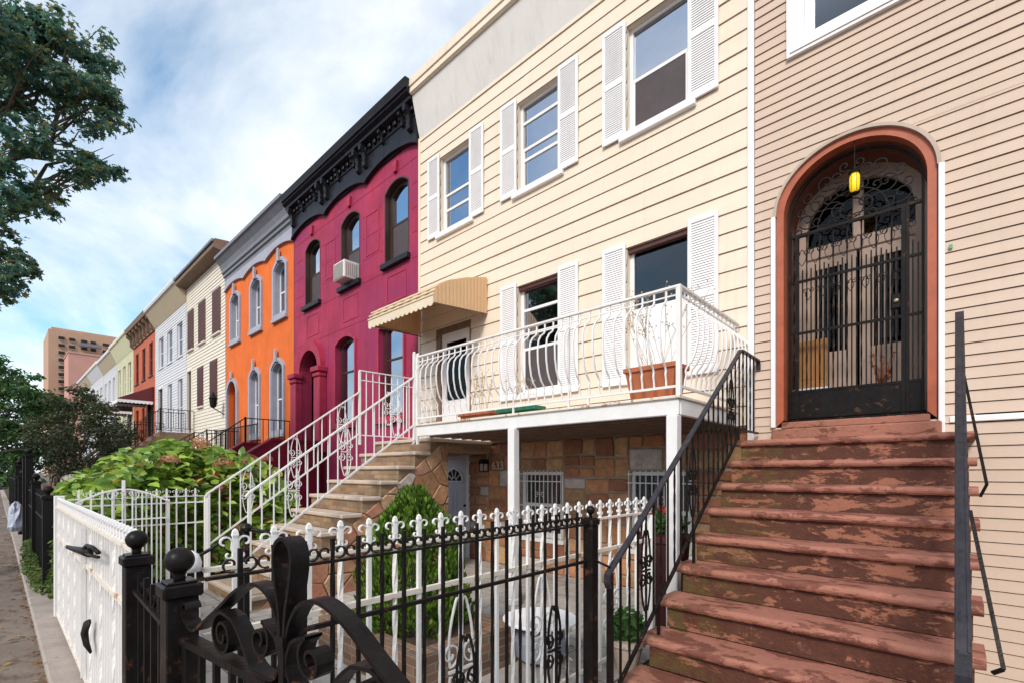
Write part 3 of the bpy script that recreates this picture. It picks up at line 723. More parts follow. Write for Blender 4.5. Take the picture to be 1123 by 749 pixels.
# ================================================================== YELLOW HOUSE
yh = thing('cream_house',(-4.8,YF,0),'two-storey house with cream lap siding, white louvred shutters and a rubble stone basement','house')
HX0, HX1 = -7.93, -1.74
WX = [(-7.27,-6.42),(-5.27,-4.42),(-3.27,-2.42)]
ops = [(a,b_,6.17,7.62,0) for a,b_ in WX]+[(a,b_,2.86,4.62,0) for a,b_ in WX[1:]]+[(-7.40,-6.40,2.13,4.34,0)]
mb = MB(); lap(mb,HX0,HX1,2.13,8.32,YF,.226,.017,ops,.002)
for o in ops:   # dark reveal sides of each opening
    x0,x1,z0,z1,_ = o
    for q in (((x0,z0),(x0,z1)),((x0,z1),(x1,z1)),((x1,z1),(x1,z0)),((x1,z0),(x0,z0))):
        (a,c_),(b_,d_) = q; mb.face([(a,YF,c_),(b_,YF,d_),(b_,YF+.13,d_),(a,YF+.13,c_)])
mb.build('siding','cream',yh)
mb = MB(); mb.face([(HX0,YF,2),(HX0,14,2),(HX0,14,9.3),(HX0,YF,9.3)]); mb.face([(HX0,YF+.02,9.34),(HX1,YF+.02,9.34),(HX1,14,9.34),(HX0,14,9.34)]); mb.face([(HX0,14,0),(HX1,14,0),(HX1,14,9.3),(HX0,14,9.3)]); mb.build('rear_shell','cream',yh)
mb = MB(); mb.extr([(YF+.1,8.28),(YF-.012,8.28),(YF-.20,9.05),(YF+.1,9.05)],'x',HX0,HX1); mb.build('frieze','frieze',yh)
mb = MB(); mb.extr([(YF+.1,9.06),(YF-.225,9.06),(YF-.262,9.08),(YF-.25,9.20),(YF-.275,9.205),(YF-.265,9.37),(YF+.1,9.39)],'x',HX0-.01,HX1); mb.build('parapet_cap','cream',yh)
mb = MB(); mb.bbox(HX0-.03,HX0+.03,YF-.03,YF+.02,2.1,8.30,.005); mb.build('corner_trim','cream',yh)
def shutter_mesh(h, w=.36):
    mb = MB(); t = .03
    mb.bbox(0,.045,-t,0,0,h,.005); mb.bbox(w-.045,w,-t,0,0,h,.005); 
    for (a,b_) in ((0,.09),(h*.5-.04,h*.5+.04),(h-.07,h)): mb.bbox(.045,w-.045,-t+.002,-.002,a,b_,.004)
    for (a,b_) in ((.09,h*.5-.04),(h*.5+.04,h-.07)):
        n = int((b_-a)/.030)
        for i in range(n):
            z = a+(b_-a)*(i+.5)/n; mb.mesh([(.045,-.024,z-.015),(w-.045,-.024,z-.015),(w-.045,-.013,z+.013),(.045,-.013,z+.013),(.045,-.014,z-.0155),(w-.045,-.014,z-.0155)],[(0,1,2,3),(0,4,5,1)])
        mb.face([(.04,-.010,a),(w-.04,-.010,a),(w-.04,-.010,b_),(.04,-.010,b_)])
    return mb
def shutters(house, x0, x1, z0, z1, w=.365):
    for X in (x0-w-.003, x1+.003):
        mb = shutter_mesh(z1-z0, w); mb.build('shutter','white',house,loc=(X,YF-.024,z0))
for i,(a,b_) in enumerate(WX):
    dh_window(yh,a,b_,6.17,7.62,YF,fw=.05,rec=.075,rails=[(.5,.30),(.48,.36,.78),(.5,)][i][:3],screen=(i==2),curtain=[(.0,.3,'curtain'),(.05,.75,'curtain'),None][i],sill=('white',.10,.11,.07))
    shutters(yh,a,b_,6.13,7.71)
for i,(a,b_) in enumerate(WX[1:]):
    w_ = dh_window(yh,a,b_,2.86,4.62,YF,fw=.055,rec=.085,rails=[(.42,.56,.78),(.52,)][i],screen=(i==0),curtain=None if i==0 else (0,.6,'screen'),sill=('white',.06,.09,.05))
    if i == 1:
        mb = MB(); mb.bbox(a+.06,b_-.06,YF+.05,YF+.084,2.93,3.74,.008); mb.build('lower_panel','white',w_)
    else:
        pass
    mb = MB(); mb.bbox(a-.0,b_+.0,YF+.02,YF+.085,4.55,4.618,.004); mb.build('brown_head','shut_brown',w_)
    shutters(yh,a,b_,2.78,4.69)
# entrance door under the awning
mb = MB(); mb.ring([(-7.40,2.13),(-6.40,2.13),(-6.40,4.34),(-7.40,4.34)],[(-7.28,2.14),(-6.44,2.14),(-6.44,4.24),(-7.28,4.24)],YF-.01,YF+.12); fr_ = mb.build('door_frame','brown_soft',yh)
mb = MB(); mb.ring([(-7.27,2.15),(-6.45,2.15),(-6.45,4.23),(-7.27,4.23)],[(-7.14,2.95),(-6.57,2.95),(-6.57,4.08),(-7.14,4.08)],YF+.03,YF+.07)
n_=8
for i in range(n_):   # scalloped head of the storm door light
    xx = -7.14+.57*(i+.5)/n_; mb.extr([(xx-.036,4.085),(xx+.036,4.085),(xx+.03,4.055),(xx,4.045),(xx-.03,4.055)],'y',YF+.034,YF+.05)
mb.bbox(-7.10,-6.61,YF+.02,YF+.032,2.3,2.8,.005)
dr = mb.build('storm_door','white_old',yh)
mb = MB(); mb.box(-7.14,-6.57,YF+.05,YF+.055,2.95,4.08); mb.build('glass','glass_dim',dr)
mb = MB(); mb.box(-7.2,-6.5,YF+.2,YF+.21,2.2,4.2); mb.build('inner_door_leaf','screen',dr)
# awning
aw0, aw1 = -7.88,-5.98
mb = MB(); prof = [(YF-.03,4.96),(5.35,4.82),(4.95,4.66),(4.78,4.56),(4.69,4.46),(4.645,4.34)]
n = 16
for i in range(n):
    xa = aw0+(aw1-aw0)*i/n; xb = aw0+(aw1-aw0)*(i+1)/n
    up = .012 if i%2 else 0
    q = [(y-up*.4,z+up) for y,z in prof]; mb.extr(q+[(y+.012,z-.02) for y,z in q[::-1]],'x',xa,xb)
awn = mb.build('door_awning','awning',yh)
mb = MB(); n = 15
for i in range(n):
    xa = aw0+(aw1-aw0)*i/n; xb = aw0+(aw1-aw0)*(i+1)/n
    pts_ = [(xa,4.345),(xb,4.345)]+[(xb-(xb-xa)*t/6, 4.225-.035*math.sin(PI*t/6)) for t in range(7)]
    mb.extr(pts_,'y',4.636,4.648)
mb.build('valance','awning_lt',awn)
for j in range(3):   # raised bands along the curved lip
    mb = MB(); zz = (4.36,4.43,4.50)[j]; yy = (4.634,4.66,4.70)[j]; mb.bbox(aw0-.01,aw1+.01,yy-.012,yy+.01,zz-.014,zz+.014,.006); mb.build('lip_band','awning_lt',awn)
for X in (aw0, aw1):
    mb = MB(); nn = 30
    def top(y):
        for (ya,za),(yb,zb) in zip(prof[::-1],prof[::-1][1:]):
            if ya <= y <= yb: return za+(zb-za)*(y-ya)/(yb-ya)
        return prof[0][1]
    for i in range(nn):
        ya = 4.648+(5.80-4.648)*i/nn; yb = 4.648+(5.80-4.648)*(i+1)/nn; xo = X+(.007 if i%2 else 0)
        bl = lambda y: 4.24+.10*(y-4.648)/1.15
        mb.extr([(ya,bl(ya)),(yb,bl(yb)),(yb,top(yb)-.005),(ya,top(ya)-.005)],'x',xo-.006,xo+.006)
    mb.build('side_panel','awning',awn)
mb = MB(); mb.bar((aw0+.02,4.66,4.27),(aw0+.02,YF-.03,4.3),.02); mb.bar((aw1-.02,4.66,4.27),(aw1-.02,YF-.03,4.3),.02); mb.bar((aw0,4.66,4.27),(aw1,4.66,4.27),.02); mb.build('awning_frame','brown_soft',awn)

# ---- rubble stones (convex Voronoi cells, each a raised slab with its own tone)
PAL = [(.34,.155,.07),(.40,.20,.10),(.27,.11,.05),(.44,.26,.14),(.36,.14,.08),(.30,.17,.09),(.46,.29,.19),(.22,.09,.05),(.38,.19,.13),(.33,.21,.10)]
WHITEST = (.66,.60,.56)
def clip(poly, a, b_, c_):
    """keep points with a*x+b*y<=c"""
    out = []; n = len(poly)
    for i in range(n):
        p, q = poly[i], poly[(i+1)%n]; dp = a*p[0]+b_*p[1]-c_; dq = a*q[0]+b_*q[1]-c_
        if dp <= 0: out.append(p)
        if dp*dq < 0: t = dp/(dp-dq); out.append((p[0]+(q[0]-p[0])*t, p[1]+(q[1]-p[1])*t))
    return out
def shrink(poly, d):
    n = len(poly); area = sum(poly[i][0]*poly[(i+1)%n][1]-poly[(i+1)%n][0]*poly[i][1] for i in range(n))
    if abs(area) < .003: return None
    if area < 0: poly = poly[::-1]
    out = list(poly)
    for i in range(n):
        p, q = poly[i], poly[(i+1)%n]; ex, ey = q[0]-p[0], q[1]-p[1]; l = math.hypot(ex,ey)
        if l < 1e-5: continue
        nx, ny = ey/l, -ex/l; out = clip(out, nx, ny, nx*p[0]+ny*p[1]-d)
        if len(out) < 3: return None
    return out
def stones(mb, rect, size, P, half=(), aspect=1.4, jit=.42, pal=PAL, pw=.05, white=None):
    u0,u1,v0,v1 = rect; nu = max(1,round((u1-u0)/(size*aspect))); nv = max(1,round((v1-v0)/size)); S = []
    for j in range(nv):
        for i in range(-1,nu+1):
            S.append((u0+(u1-u0)*(i+.5+(.5 if j%2 else 0)+R.uniform(-jit,jit)*.8)/nu, v0+(v1-v0)*(j+.5+R.uniform(-jit,jit))/nv))
    for k,(x,y) in enumerate(S):
        poly = [(u0,v0),(u1,v0),(u1,v1),(u0,v1)]
        for (a,b_) in S:
            dx, dy = a-x, b_-y
            if (dx == 0 and dy == 0) or abs(dx) > size*aspect*4 or abs(dy) > size*4: continue
            # metric stretched so that cells are wider than tall
            wx = 1/aspect**2; mx_, my = (a+x)/2, (b_+y)/2
            poly = clip(poly, dx*wx, dy, dx*wx*mx_+dy*my)
            if len(poly) < 3: break
        for h in half:
            if len(poly) >= 3: poly = clip(poly,*h)
        if len(poly) < 3: continue
        A = shrink(poly,.008); 
        if not A: continue
        B = shrink(A,.012)
        c_ = R.choice(pal); f_ = R.uniform(.75,1.2); mb.col = tuple(min(1,q*f_) for q in c_)
        if R.random() < pw: mb.col = WHITEST
        hh = R.uniform(.02,.038)
        if not B or len(B) != len(A): 
            mb.face([P(p[0],p[1],hh*.6) for p in A])
            for i in range(len(A)):
                p,q = A[i],A[(i+1)%len(A)]; mb.face([P(p[0],p[1],0),P(q[0],q[1],0),P(q[0],q[1],hh*.6),P(p[0],p[1],hh*.6)])
            continue
        mb.face([P(p[0],p[1],hh) for p in B])
        for i in range(len(A)):
            p,q = A[i],A[(i+1)%len(A)]; 
            # nearest B vertices
            pb = min(B,key=lambda t:(t[0]-p[0])**2+(t[1]-p[1])**2); qb = min(B,key=lambda t:(t[0]-q[0])**2+(t[1]-q[1])**2)
            mb.face([P(p[0],p[1],0),P(q[0],q[1],0),P(q[0],q[1],hh*.55),P(p[0],p[1],hh*.55)])
            if pb == qb: mb.face([P(p[0],p[1],hh*.55),P(q[0],q[1],hh*.55),P(qb[0],qb[1],hh)])
            else: mb.face([P(p[0],p[1],hh*.55),P(q[0],q[1],hh*.55),P(qb[0],qb[1],hh),P(pb[0],pb[1],hh)])
    mb.col = None
def ashlar(mb, rect, P, pal=PAL, pw=.05, big=.30):
    def split(r_):
        u0,u1,v0,v1 = r_; w, h = u1-u0, v1-v0
        if (w < big*1.5 and h < big*.9) or (w*h < big*big*.55) : return [r_]
        if w > h*R.uniform(1.1,2.2): m_ = u0+w*R.uniform(.34,.66); return split((u0,m_,v0,v1))+split((m_,u1,v0,v1))
        if h < .13: return [r_]
        m_ = v0+h*R.uniform(.36,.64); return split((u0,u1,v0,m_))+split((u0,u1,m_,v1))
    for (u0,u1,v0,v1) in split(rect):
        j = lambda s_: R.uniform(-s_,s_); g_ = .007; q = min(.018,(u1-u0)*.1,(v1-v0)*.14)
        c4 = [(u0+g_+abs(j(q)),v0+g_+abs(j(q))),((u0+u1)/2+j(.03),v0+g_+abs(j(.008))),(u1-g_-abs(j(q)),v0+g_+abs(j(q))),(u1-g_-abs(j(.006)),(v0+v1)/2+j(.02)),(u1-g_-abs(j(q)),v1-g_-abs(j(q))),((u0+u1)/2+j(.03),v1-g_-abs(j(.008))),(u0+g_+abs(j(q)),v1-g_-abs(j(q))),(u0+g_+abs(j(.006)),(v0+v1)/2+j(.02))]
        cu, cv = (u0+u1)/2, (v0+v1)/2; hh = R.uniform(.018,.036); k_ = 1-.026/max(.1,min(u1-u0,v1-v0))
        top_ = [(cu+(a-cu)*k_, cv+(b_-cv)*k_) for a,b_ in c4]; c_ = R.choice(pal); f_ = R.uniform(.7,1.25)
        mb.col = WHITEST if R.random() < pw else tuple(min(1,x*f_) for x in c_)
        mb.face([P(a,b_,hh+R.uniform(-.003,.003)*0) for a,b_ in top_]); n = 8
        for i in range(n):
            p,r_ = c4[i],c4[(i+1)%n]; p2,r2_ = top_[i],top_[(i+1)%n]
            mb.face([P(*p,0),P(*r_,0),P(*r_,hh*.55),P(*p,hh*.55)]); mb.face([P(*p,hh*.55),P(*r_,hh*.55),P(*r2_,hh),P(*p2,hh)])
    mb.col = None
YB = 5.93
mb = MB(); wall(mb,-7.9,-1.70,-.2,2.12,YB,[(-7.42,-6.60,.02,1.85,0),(-5.27,-4.42,.55,1.60,0),(-3.27,-2.42,.55,1.60,0)],.15); bwall = mb.build('basement_wall','mortar',yh)
mb = MB(); Pf = lambda u,v,h: (u,YB-h,v)
for rc in ((-6.58,-5.29,.0,2.1),(-5.29,-4.40,1.62,2.1),(-4.40,-3.29,.0,2.1),(-3.29,-2.40,1.62,2.1),(-2.40,-1.72,.0,2.1),(-5.29,-4.40,0,.53),(-3.29,-2.40,0,.53),(-7.9,-6.58,1.87,2.1)):
    ashlar(mb,rc,Pf,pw=.09,pal=[(.56,.27,.13),(.48,.21,.10),(.62,.38,.19),(.54,.26,.13),(.42,.18,.10),(.60,.34,.18)],big=.34)
mb.build('veneer_stones','stone',bwall)
mb = MB(); mb.box(-7.9,-1.75,YF,YB-.001,2.10,2.13); mb.build('floor_edge','brown_soft',yh)
# basement door, half hidden by the stoop
mb = MB(); mb.bbox(-7.42,-6.60,YB+.02,YB+.06,.02,1.85,.004); 
for (a,b_,c_,d_) in ((-7.35,-7.05,.15,.75),(-6.97,-6.67,.15,.75),(-7.35,-7.05,.85,1.28),(-6.97,-6.67,.85,1.28)): mb.ring([(a,c_),(b_,c_),(b_,d_),(a,d_)],[(a+.03,c_+.03),(b_-.03,c_+.03),(b_-.03,d_-.03),(a+.03,d_-.03)],YB+.012,YB+.0195)
bd = mb.build('basement_door','door_grey',yh)
mb = MB(); mb.extr([(-7.01+.24*math.cos(PI*i/16),1.42+.24*math.sin(PI*i/16)) for i in range(17)],'y',YB+.012,YB+.0185); mb.build('fan_light','dark_room',bd)
mb = MB(); mb.sweep([(-7.01+.24*math.cos(PI*i/20),YB+.010,1.42+.24*math.sin(PI*i/20)) for i in range(21)],(0,1,0),.02,.025)
for i in range(6): a = PI*i/5; mb.bar((-7.01+.07*math.cos(a),YB+.008,1.42+.07*math.sin(a)),(-7.01+.24*math.cos(a),YB+.008,1.42+.24*math.sin(a)),.014)
mb.sweep([(-7.01+.07*math.cos(PI*i/10),YB+.009,1.42+.07*math.sin(PI*i/10)) for i in range(11)],(0,1,0),.012,.012); mb.bar((-7.25,YB+.009,1.42),(-6.77,YB+.009,1.42),.02); mb.build('fan_light_bars','white',bd)
mb = MB(); mb.ring([(-7.46,.0),(-6.54,.0),(-6.54,1.91),(-7.46,1.91)],[(-7.40,.02),(-6.61,.02),(-6.61,1.84),(-7.40,1.84)],YB-.045,YB+.02); mb.build('basement_door_frame','white_old',yh)
mb = MB(); mb.lathe((-6.68,YB-.01,.95),[(.008,0),(.028,.01),(.03,.03),(.012,.05)],12); mb.build('door_knob','blk',bd)
for (a,b_) in WX[1:]:
    w_ = dh_window(yh,a,b_,.55,1.60,YB,fw=.05,rec=.03,rails=(.5,),curtain=(.35,1.,'curtain'),sill=('white_old',.03,.07,.05),name='basement_window')
    mb = MB(); y0 = YB-.06
    for z in (.60,1.06,1.45,1.57): mb.bar((a-.02,y0,z),(b_+.02,y0,z),.014)
    for i in range(11):
        xx = a+(b_-a)*i/10; mb.bar((xx,y0,.56),(xx,y0,1.62),.011)
    for sg in (-1,1): mb.sweep(spiral(((a+b_)/2+sg*.05,y0,1.25),.045,.01,-PI/2,-PI/2+sg*2.2*PI,(1,0,0),(0,0,1),16),(0,1,0),.008,.008)
    for xx in (a,b_):
        for z in (.62,1.55): mb.bar((xx,y0,z),(xx,YB,z),.012)
    mb.build('window_guard','white_rust',w_)
# wall lamp and house number
wl = thing('wall_lantern',(-6.07,YB-.03,1.72),'black wall lantern with frosted panes on the stone beside the pale basement door','lantern')
mb = MB(); mb.bbox(-6.12,-6.02,YB-.16,YB-.06,1.615,1.74,.01); mb.build('lantern_glass',mat('frosted_pane',(.45,.40,.38),.4),wl)
mb = MB(); mb.extr([(-6.14,1.745),(-6.00,1.745),(-6.03,1.82),(-6.11,1.82)],'y',YB-.175,YB-.045); mb.bbox(-6.13,-6.01,YB-.17,YB-.05,1.60,1.613,.004)
for xx in (-6.125,-6.015):
    for yy in (YB-.165,YB-.055): mb.bar((xx,yy,1.61),(xx,yy,1.75),.010)
mb.bar((-6.07,YB-.06,1.78),(-6.07,YB-.0,1.78),.03); mb.build('lantern_body','blk',wl)
fc = bpy.data.curves.new('house_number','FONT'); fc.body = '633'; fc.size = .19; fc.extrude = .008; fc.offset=.004; fc.align_x='CENTER'
o0 = bpy.data.objects.new('house_number_curve',fc); C.objects.link(o0); fc.materials.append(M['pinkish']); me_ = bpy.data.meshes.new_from_object(o0); bpy.data.objects.remove(o0); bpy.data.curves.remove(fc); o = bpy.data.objects.new('house_number',me_); C.objects.link(o); o.location = (-5.78,YB-.05,1.645); o.rotation_euler = (rad(90),0,0); tag(o,'pale metal house numerals on the stone wall right of the lantern','house number')

# ================================================================== YELLOW STOOP
ys = thing('stone_stoop',(-6.6,1.8,0),'flight of stone and buff brick steps with pale slab treads below the beige awning','stoop')
yy_ = lambda k: 4.47-.285*k
yz = lambda k: 2.12-.215*k
for k in range(10):
    zt = yz(k); yb = yy_(k-1)+.02 if k else YF-.03; yn = yy_(k)
    mb = MB(); mb.bbox(-7.42,-5.83,yn,yb,zt-.055,zt,.012); mb.build('tread','slab',ys)
    mb = MB(); mb.box(-7.40,-5.87,yn+.035,yb+.28 if k else YF-.04,(yz(k+1) if k<9 else -.2),zt-.056); mb.build('riser','brick',ys)
mb = MB(); mb.box(-7.38,-5.89,yy_(9)+.06,4.85,-.2,.2)
mb.extr([(yy_(9)+.06,-.2),(4.86,-.2),(4.86,2.06),(4.52,2.06)]+[(yy_(k)+.05,q) for k in range(0,10) for q in (yz(k)-.06,(yz(k+1)-.06 if k<9 else -.2))],'x',-7.37,-5.885); mb.build('stoop_core','mortar',ys)
mb = MB(); Ps = lambda u,v,h: (-5.882+h,u,v)
sl = .215/.285
stones(mb,(1.95,4.86,.0,2.055),.27,Ps,half=[(-sl,1,-sl*4.47+2.12-.27)],aspect=1.1,jit=.5,pw=.05,pal=[(.56,.31,.17),(.50,.24,.15),(.44,.27,.15),(.58,.37,.23),(.42,.18,.11),(.52,.29,.20)])
mb.build('veneer_stones','stone',ys)
mb = MB(); Pe = lambda u,v,h: (u,4.862+h,v); mb.box(-7.38,-5.90,4.86,YF,2.0,2.064); mb.build('landing_slab','brown_soft',ys)

# railings of the yellow stoop
def white_rail(X, label, y0, y1, z0, z1, land=None):
    """sloping rail y0..y1 with handrail heights z0..z1, optional landing rail"""
    t = thing('stair_railing',(X,y0,0),label,'railing','white scrolled railings of the stone stoop')
    sl = (z1-z0)/(y1-y0); hz_ = lambda y: z0+sl*(y-y0)
    mb = MB(); mb.sweep([(X,y0-.04,z0-.05),(X,y0,z0)]+[(X,y0+(y1-y0)*i/4,hz_(y0+(y1-y0)*i/4)) for i in range(1,5)],(1,0,0),.04,.018); mb.build('handrail','white_rust',t)
    mb = MB(); mb.bar((X,y0,z0-.70),(X,y1,z1-.70),.022); mb.build('bottom_rail','white_rust',t)
    mb = MB(); mb.bar((X,y0,.05),(X,y0,z0),.034); mb.build('newel_post','white_rust',t)
    mb = MB(); mb.bar((X,y1,2.06),(X,y1,z1+.33),.034); mb.lathe((X,y1,z1+.33),[(.02,0),(.024,.012),(.01,.03)],10); mb.build('landing_post','white_rust',t)
    n = 17
    for i in range(1,n):
        y = y0+(y1-y0)*i/n; mb = MB(); mb.bar((0,0,0),(0,0,.70),.013); mb.build('baluster','white',t,loc=(X,y,hz_(y)-.70))
    for q in (.22,.52,.86):
        y = y0+(y1-y0)*q; mb = MB(); heart_scroll(mb,(X,y,hz_(y)-.35),(0,1,0),1.35,.013); mb.build('scroll_ornament','white',t)
    if land:
        zt = 3.31; mb = MB()
        mb.bar((X,y1,zt),(X,5.80,zt+.02),.034,.018); mb.build('landing_rail','white_rust',t)
        mb = MB(); mb.bar((X,y1,zt-.16),(X,5.80,zt-.14),.016); mb.build('landing_rail','white_rust',t)
        mb = MB(); mb.bar((X,y1,2.22),(X,5.80,2.22),.018); mb.build('landing_rail','white_rust',t)
        for i in range(1,13):
            y = y1+(5.8-y1)*i/13; mb = MB(); mb.bar((X,y,2.22),(X,y,zt),.013); mb.build('baluster','white',t)
        for q in (.35,.8):
            mb = MB(); heart_scroll(mb,(X,y1+1.6*q,2.72),(0,1,0),1.3,.013); mb.build('scroll_ornament','white',t)
    return t
white_rail(-5.79,'white iron railing with scrolls on the near side of the stone steps',1.93,4.15,1.37,2.985)
white_rail(-7.38,'white iron railing with scrolls on the far side of the stone steps',1.95,4.18,1.32,2.95,True)

# ================================================================== BALCONY
bl = thing('balcony',(-3.8,4.19,0),'white balcony on posts across the cream house, with belly-shaped iron balusters','balcony')
BX0,BX1,BY = -5.76,-1.83,4.19
mb = MB(); mb.bbox(BX0,BX1,BY+.03,YF-.025,2.235,2.275,.005); mb.build('deck','slab',bl)
mb = MB(); mb.bbox(BX0,BX1,BY-.01,BY+.03,2.115,2.262,.008); mb.build('fascia','white_old',bl)
mb = MB(); mb.bbox(BX1-.035,BX1+.005,BY+.032,YF-.03,2.115,2.262,.008); mb.build('side_fascia','white_old',bl)
for i in range(7):
    y = BY+.2+i*.21; mb = MB(); mb.box(BX0+.02,BX1-.04,y,y+.05,2.11,2.234); mb.build('joist','brown_soft',bl)
mb = MB(); mb.bbox(BX0-.01,BX1+.02,BY-.035,BY+.0,2.264,2.292,.005); mb.bbox(BX1-.015,BX1+.02,BY,YF-.03,2.264,2.292,.005); mb.build('drip_edge','rusty_rail',bl)
for X in (BX1-.05,-3.86):
    mb = MB(); mb.bbox(X-.052,X+.052,BY-.05,BY+.05,.10,2.114,.008); mb.bbox(X-.075,X+.075,BY-.075,BY+.075,.021,.10,.01); mb.build('support_post','white_old',bl)
mb = MB(); mb.sweep([(BX0-.03,BY,2.30),(BX0-.03,BY-.02,2.05),(BX0-.06,BY-.05,2.0)],(1,0,0),.02,.02); mb.build('corner_bracket','white_rust',bl)
RT = 3.27
mb = MB(); mb.bar((BX0,BY,RT),(BX1,BY,RT),.02,.045,n=(0,0,1)); mb.bar((BX1,BY-.02,RT),(BX1,5.78,RT),.02,.045,n=(0,0,1)); mb.build('handrail','white_rust',bl)
mb = MB(); mb.bar((BX0,BY,2.375),(BX1,BY,2.375),.022); mb.bar((BX1,BY,2.375),(BX1,YF-.03,2.375),.022)
mb.bar((BX0,BY,RT-.075),(BX1,BY,RT-.075),.012); mb.bar((BX1,BY,RT-.075),(BX1,5.78,RT-.075),.012)
for X in (-4.9,-3.86,-2.8): mb.bar((X,BY,2.29),(X,BY,2.375),.02)
mb.build('bottom_rail','white_rust',bl)
for (X,Y_) in ((BX0,BY),(BX1,BY),(-3.05,BY)):
    w_ = .042 if X != -3.05 else .02
    mb = MB(); mb.bar((X,Y_,2.29),(X,Y_,RT+.005),w_); 
    if X == BX0: mb.bar((X,Y_,2.0),(X,Y_,2.3),.03); mb.lathe((X,Y_,RT+.03),[(.02,-.02),(.024,0),(.012,.025)],10)
    mb.build('railing_post','white_rust',bl)
BP = [(0,1.0),(0,.90),(.02,.865),(.075,.82),(.115,.75),(.13,.62),(.125,.48),(.10,.34),(.065,.25),(.025,.20),(.010,.165),(.018,.12),(.005,.06),(0,0)]
hgt = RT-.01-2.385
mf = MB(); mf.sweep([(0,-a,b_*hgt) for a,b_ in BP],(1,0,0),.014,.014); 
ms = MB(); ms.sweep([(a,0,b_*hgt) for a,b_ in BP],(0,1,0),.014,.014)
n = 33; first = None
for i in range(1,n):
    X = BX0+(BX1-BX0)*i/n; p = (X,BY,2.385)
    if first is None: first = mf.build('baluster','white',bl,loc=p)
    else: inst(first,bl,p)
n = 13; first = None
for i in range(1,n+1):
    Y_ = BY+(YF-.06-BY)*i/n; p = (BX1,Y_,2.385)
    if first is None: first = ms.build('baluster','white',bl,loc=p)
    else: inst(first,bl,p)
# planters on the balcony
def trough(name, x0,x1,y0,y1,z0,z1,m,label,cat,tap=.03):
    mb = MB()
    A = [(x0+tap,y0+tap),(x1-tap,y0+tap),(x1-tap,y1-tap),(x0+tap,y1-tap)]; B = [(x0,y0),(x1,y0),(x1,y1),(x0,y1)]
    D_ = [(x0+.02,y0+.02),(x1-.02,y0+.02),(x1-.02,y1-.02),(x0+.02,y1-.02)]
    V = [(*p,z0) for p in A]+[(*p,z1) for p in B]+[(*p,z1) for p in D_]+[(*p,z1-.03) for p in D_]
    F = [(3,2,1,0)]
    for r_ in range(3):
        for j in range(4): F.append((r_*4+j,r_*4+(j+1)%4,r_*4+4+(j+1)%4,r_*4+4+j))
    mb.mesh(V,F); zz = z1-.045; mb.bbox(x0-.012,x1+.012,y0-.012,y0+.002,zz,z1+.002,.004); mb.bbox(x0-.012,x1+.012,y1-.002,y1+.012,zz,z1+.002,.004); mb.bbox(x0-.012,x0+.002,y0,y1,zz,z1+.002,.004); mb.bbox(x1-.002,x1+.012,y0,y1,zz,z1+.002,.004)
    o = mb.build(name,m,base=((x0+x1)/2,(y0+y1)/2,z0)); tag(o,label,cat)
    s_ = MB(); s_.box(x0+.02,x1-.02,y0+.02,y1-.02,z1-.04,z1-.031); s_.build('soil','soil',o); return o
t1 = trough('window_box',-2.42,-1.90,4.26,4.56,2.277,2.62,'terra','large terracotta planter of dry stalks at the corner of the balcony','planter',.05)
t2 = trough('window_box',-4.95,-4.35,4.28,4.46,2.277,2.39,'terra','low terracotta trough on the balcony left of the green one','planter')
t4 = trough('window_box',-5.05,-4.75,4.55,4.75,2.277,2.42,'terra','small terracotta trough behind the low one, with bent dry stalks','planter')
t3 = trough('window_box',-4.22,-3.60,4.28,4.46,2.277,2.38,'green_pot','low green plastic trough on the balcony floor','planter')
def twigs(par, c0, n, h, sp, m='twig'):
    mb = MB()
    for i in range(n):
        b_ = Vector(c0)+Vector((R.uniform(-sp,sp),R.uniform(-.06,.06),0)); d_ = Vector((R.uniform(-.5,.5),R.uniform(-.2,.2),1)).normalized(); p = [b_]
        for k in range(6): d_ = (d_+Vector((R.uniform(-.15,.15),R.uniform(-.1,.1),0))).normalized(); p.append(p[-1]+d_*h*R.uniform(.12,.2))
        mb.sweep(p,(0,1,0),.005,.005,3)
        for q in p[3:]:
            for _ in range(2):
                e = q+Vector((R.uniform(-.05,.05),R.uniform(-.04,.04),R.uniform(-.01,.07))); mb.bar(q,e,.003,k=3)
                mb.face([e,e+Vector((.012,.004,.014)),e+Vector((-.006,.0,.02))])
    mb.build('dry_stalks',m,par)
twigs(t1,(-2.16,4.41,2.6),16,.75,.16); twigs(t2,(-4.7,4.37,2.38),7,.5,.2); twigs(t4,(-4.9,4.65,2.4),6,.6,.1); twigs(t3,(-3.95,4.37,2.37),5,.35,.2)

# ================================================================== FENCES
def fleur(s_=1., w=.012, n=(1,0,0), u=(0,1,0)):
    mb = MB(); u = Vector(u); z = Vector((0,0,1))
    mb.sweep([(0,0,-.02*s_),(0,0,.05*s_),(0,0,.062*s_),(0,0,.08*s_),(0,0,.088*s_)],n,.016*s_,.018*s_,4,taper=lambda t: [1.1,.85,1.25,.9,.2][round(t*4)])
    for sg in (-1,1):
        p = [Vector((0,0,-.012*s_))+u*sg*.004*s_, Vector((0,0,.008*s_))+u*sg*.012*s_]+spiral(u*sg*.036*s_+z*.036*s_, .026*s_, .009*s_, PI, PI-1.45*PI, u*sg, z, 14)
        mb.sweep(p,n,w*s_,.006*s_)
        q = spiral(u*sg*.022*s_-z*.012*s_,.016*s_,.006*s_,PI,PI+1.4*PI,u*sg,z,10); mb.sweep(q,n,w*s_,.005*s_)
    return mb
def curl(s_=1., w=.012, n=(1,0,0), u=(0,1,0)):
    mb = MB(); u = Vector(u); z = Vector((0,0,1))
    for sg in (-1,1):
        mb.sweep(spiral(u*sg*.027*s_+z*.022*s_,.024*s_,.010*s_,-PI*.65,-PI*.65+1.75*PI,u*sg,z,18),n,w*s_,.005*s_)
    return mb
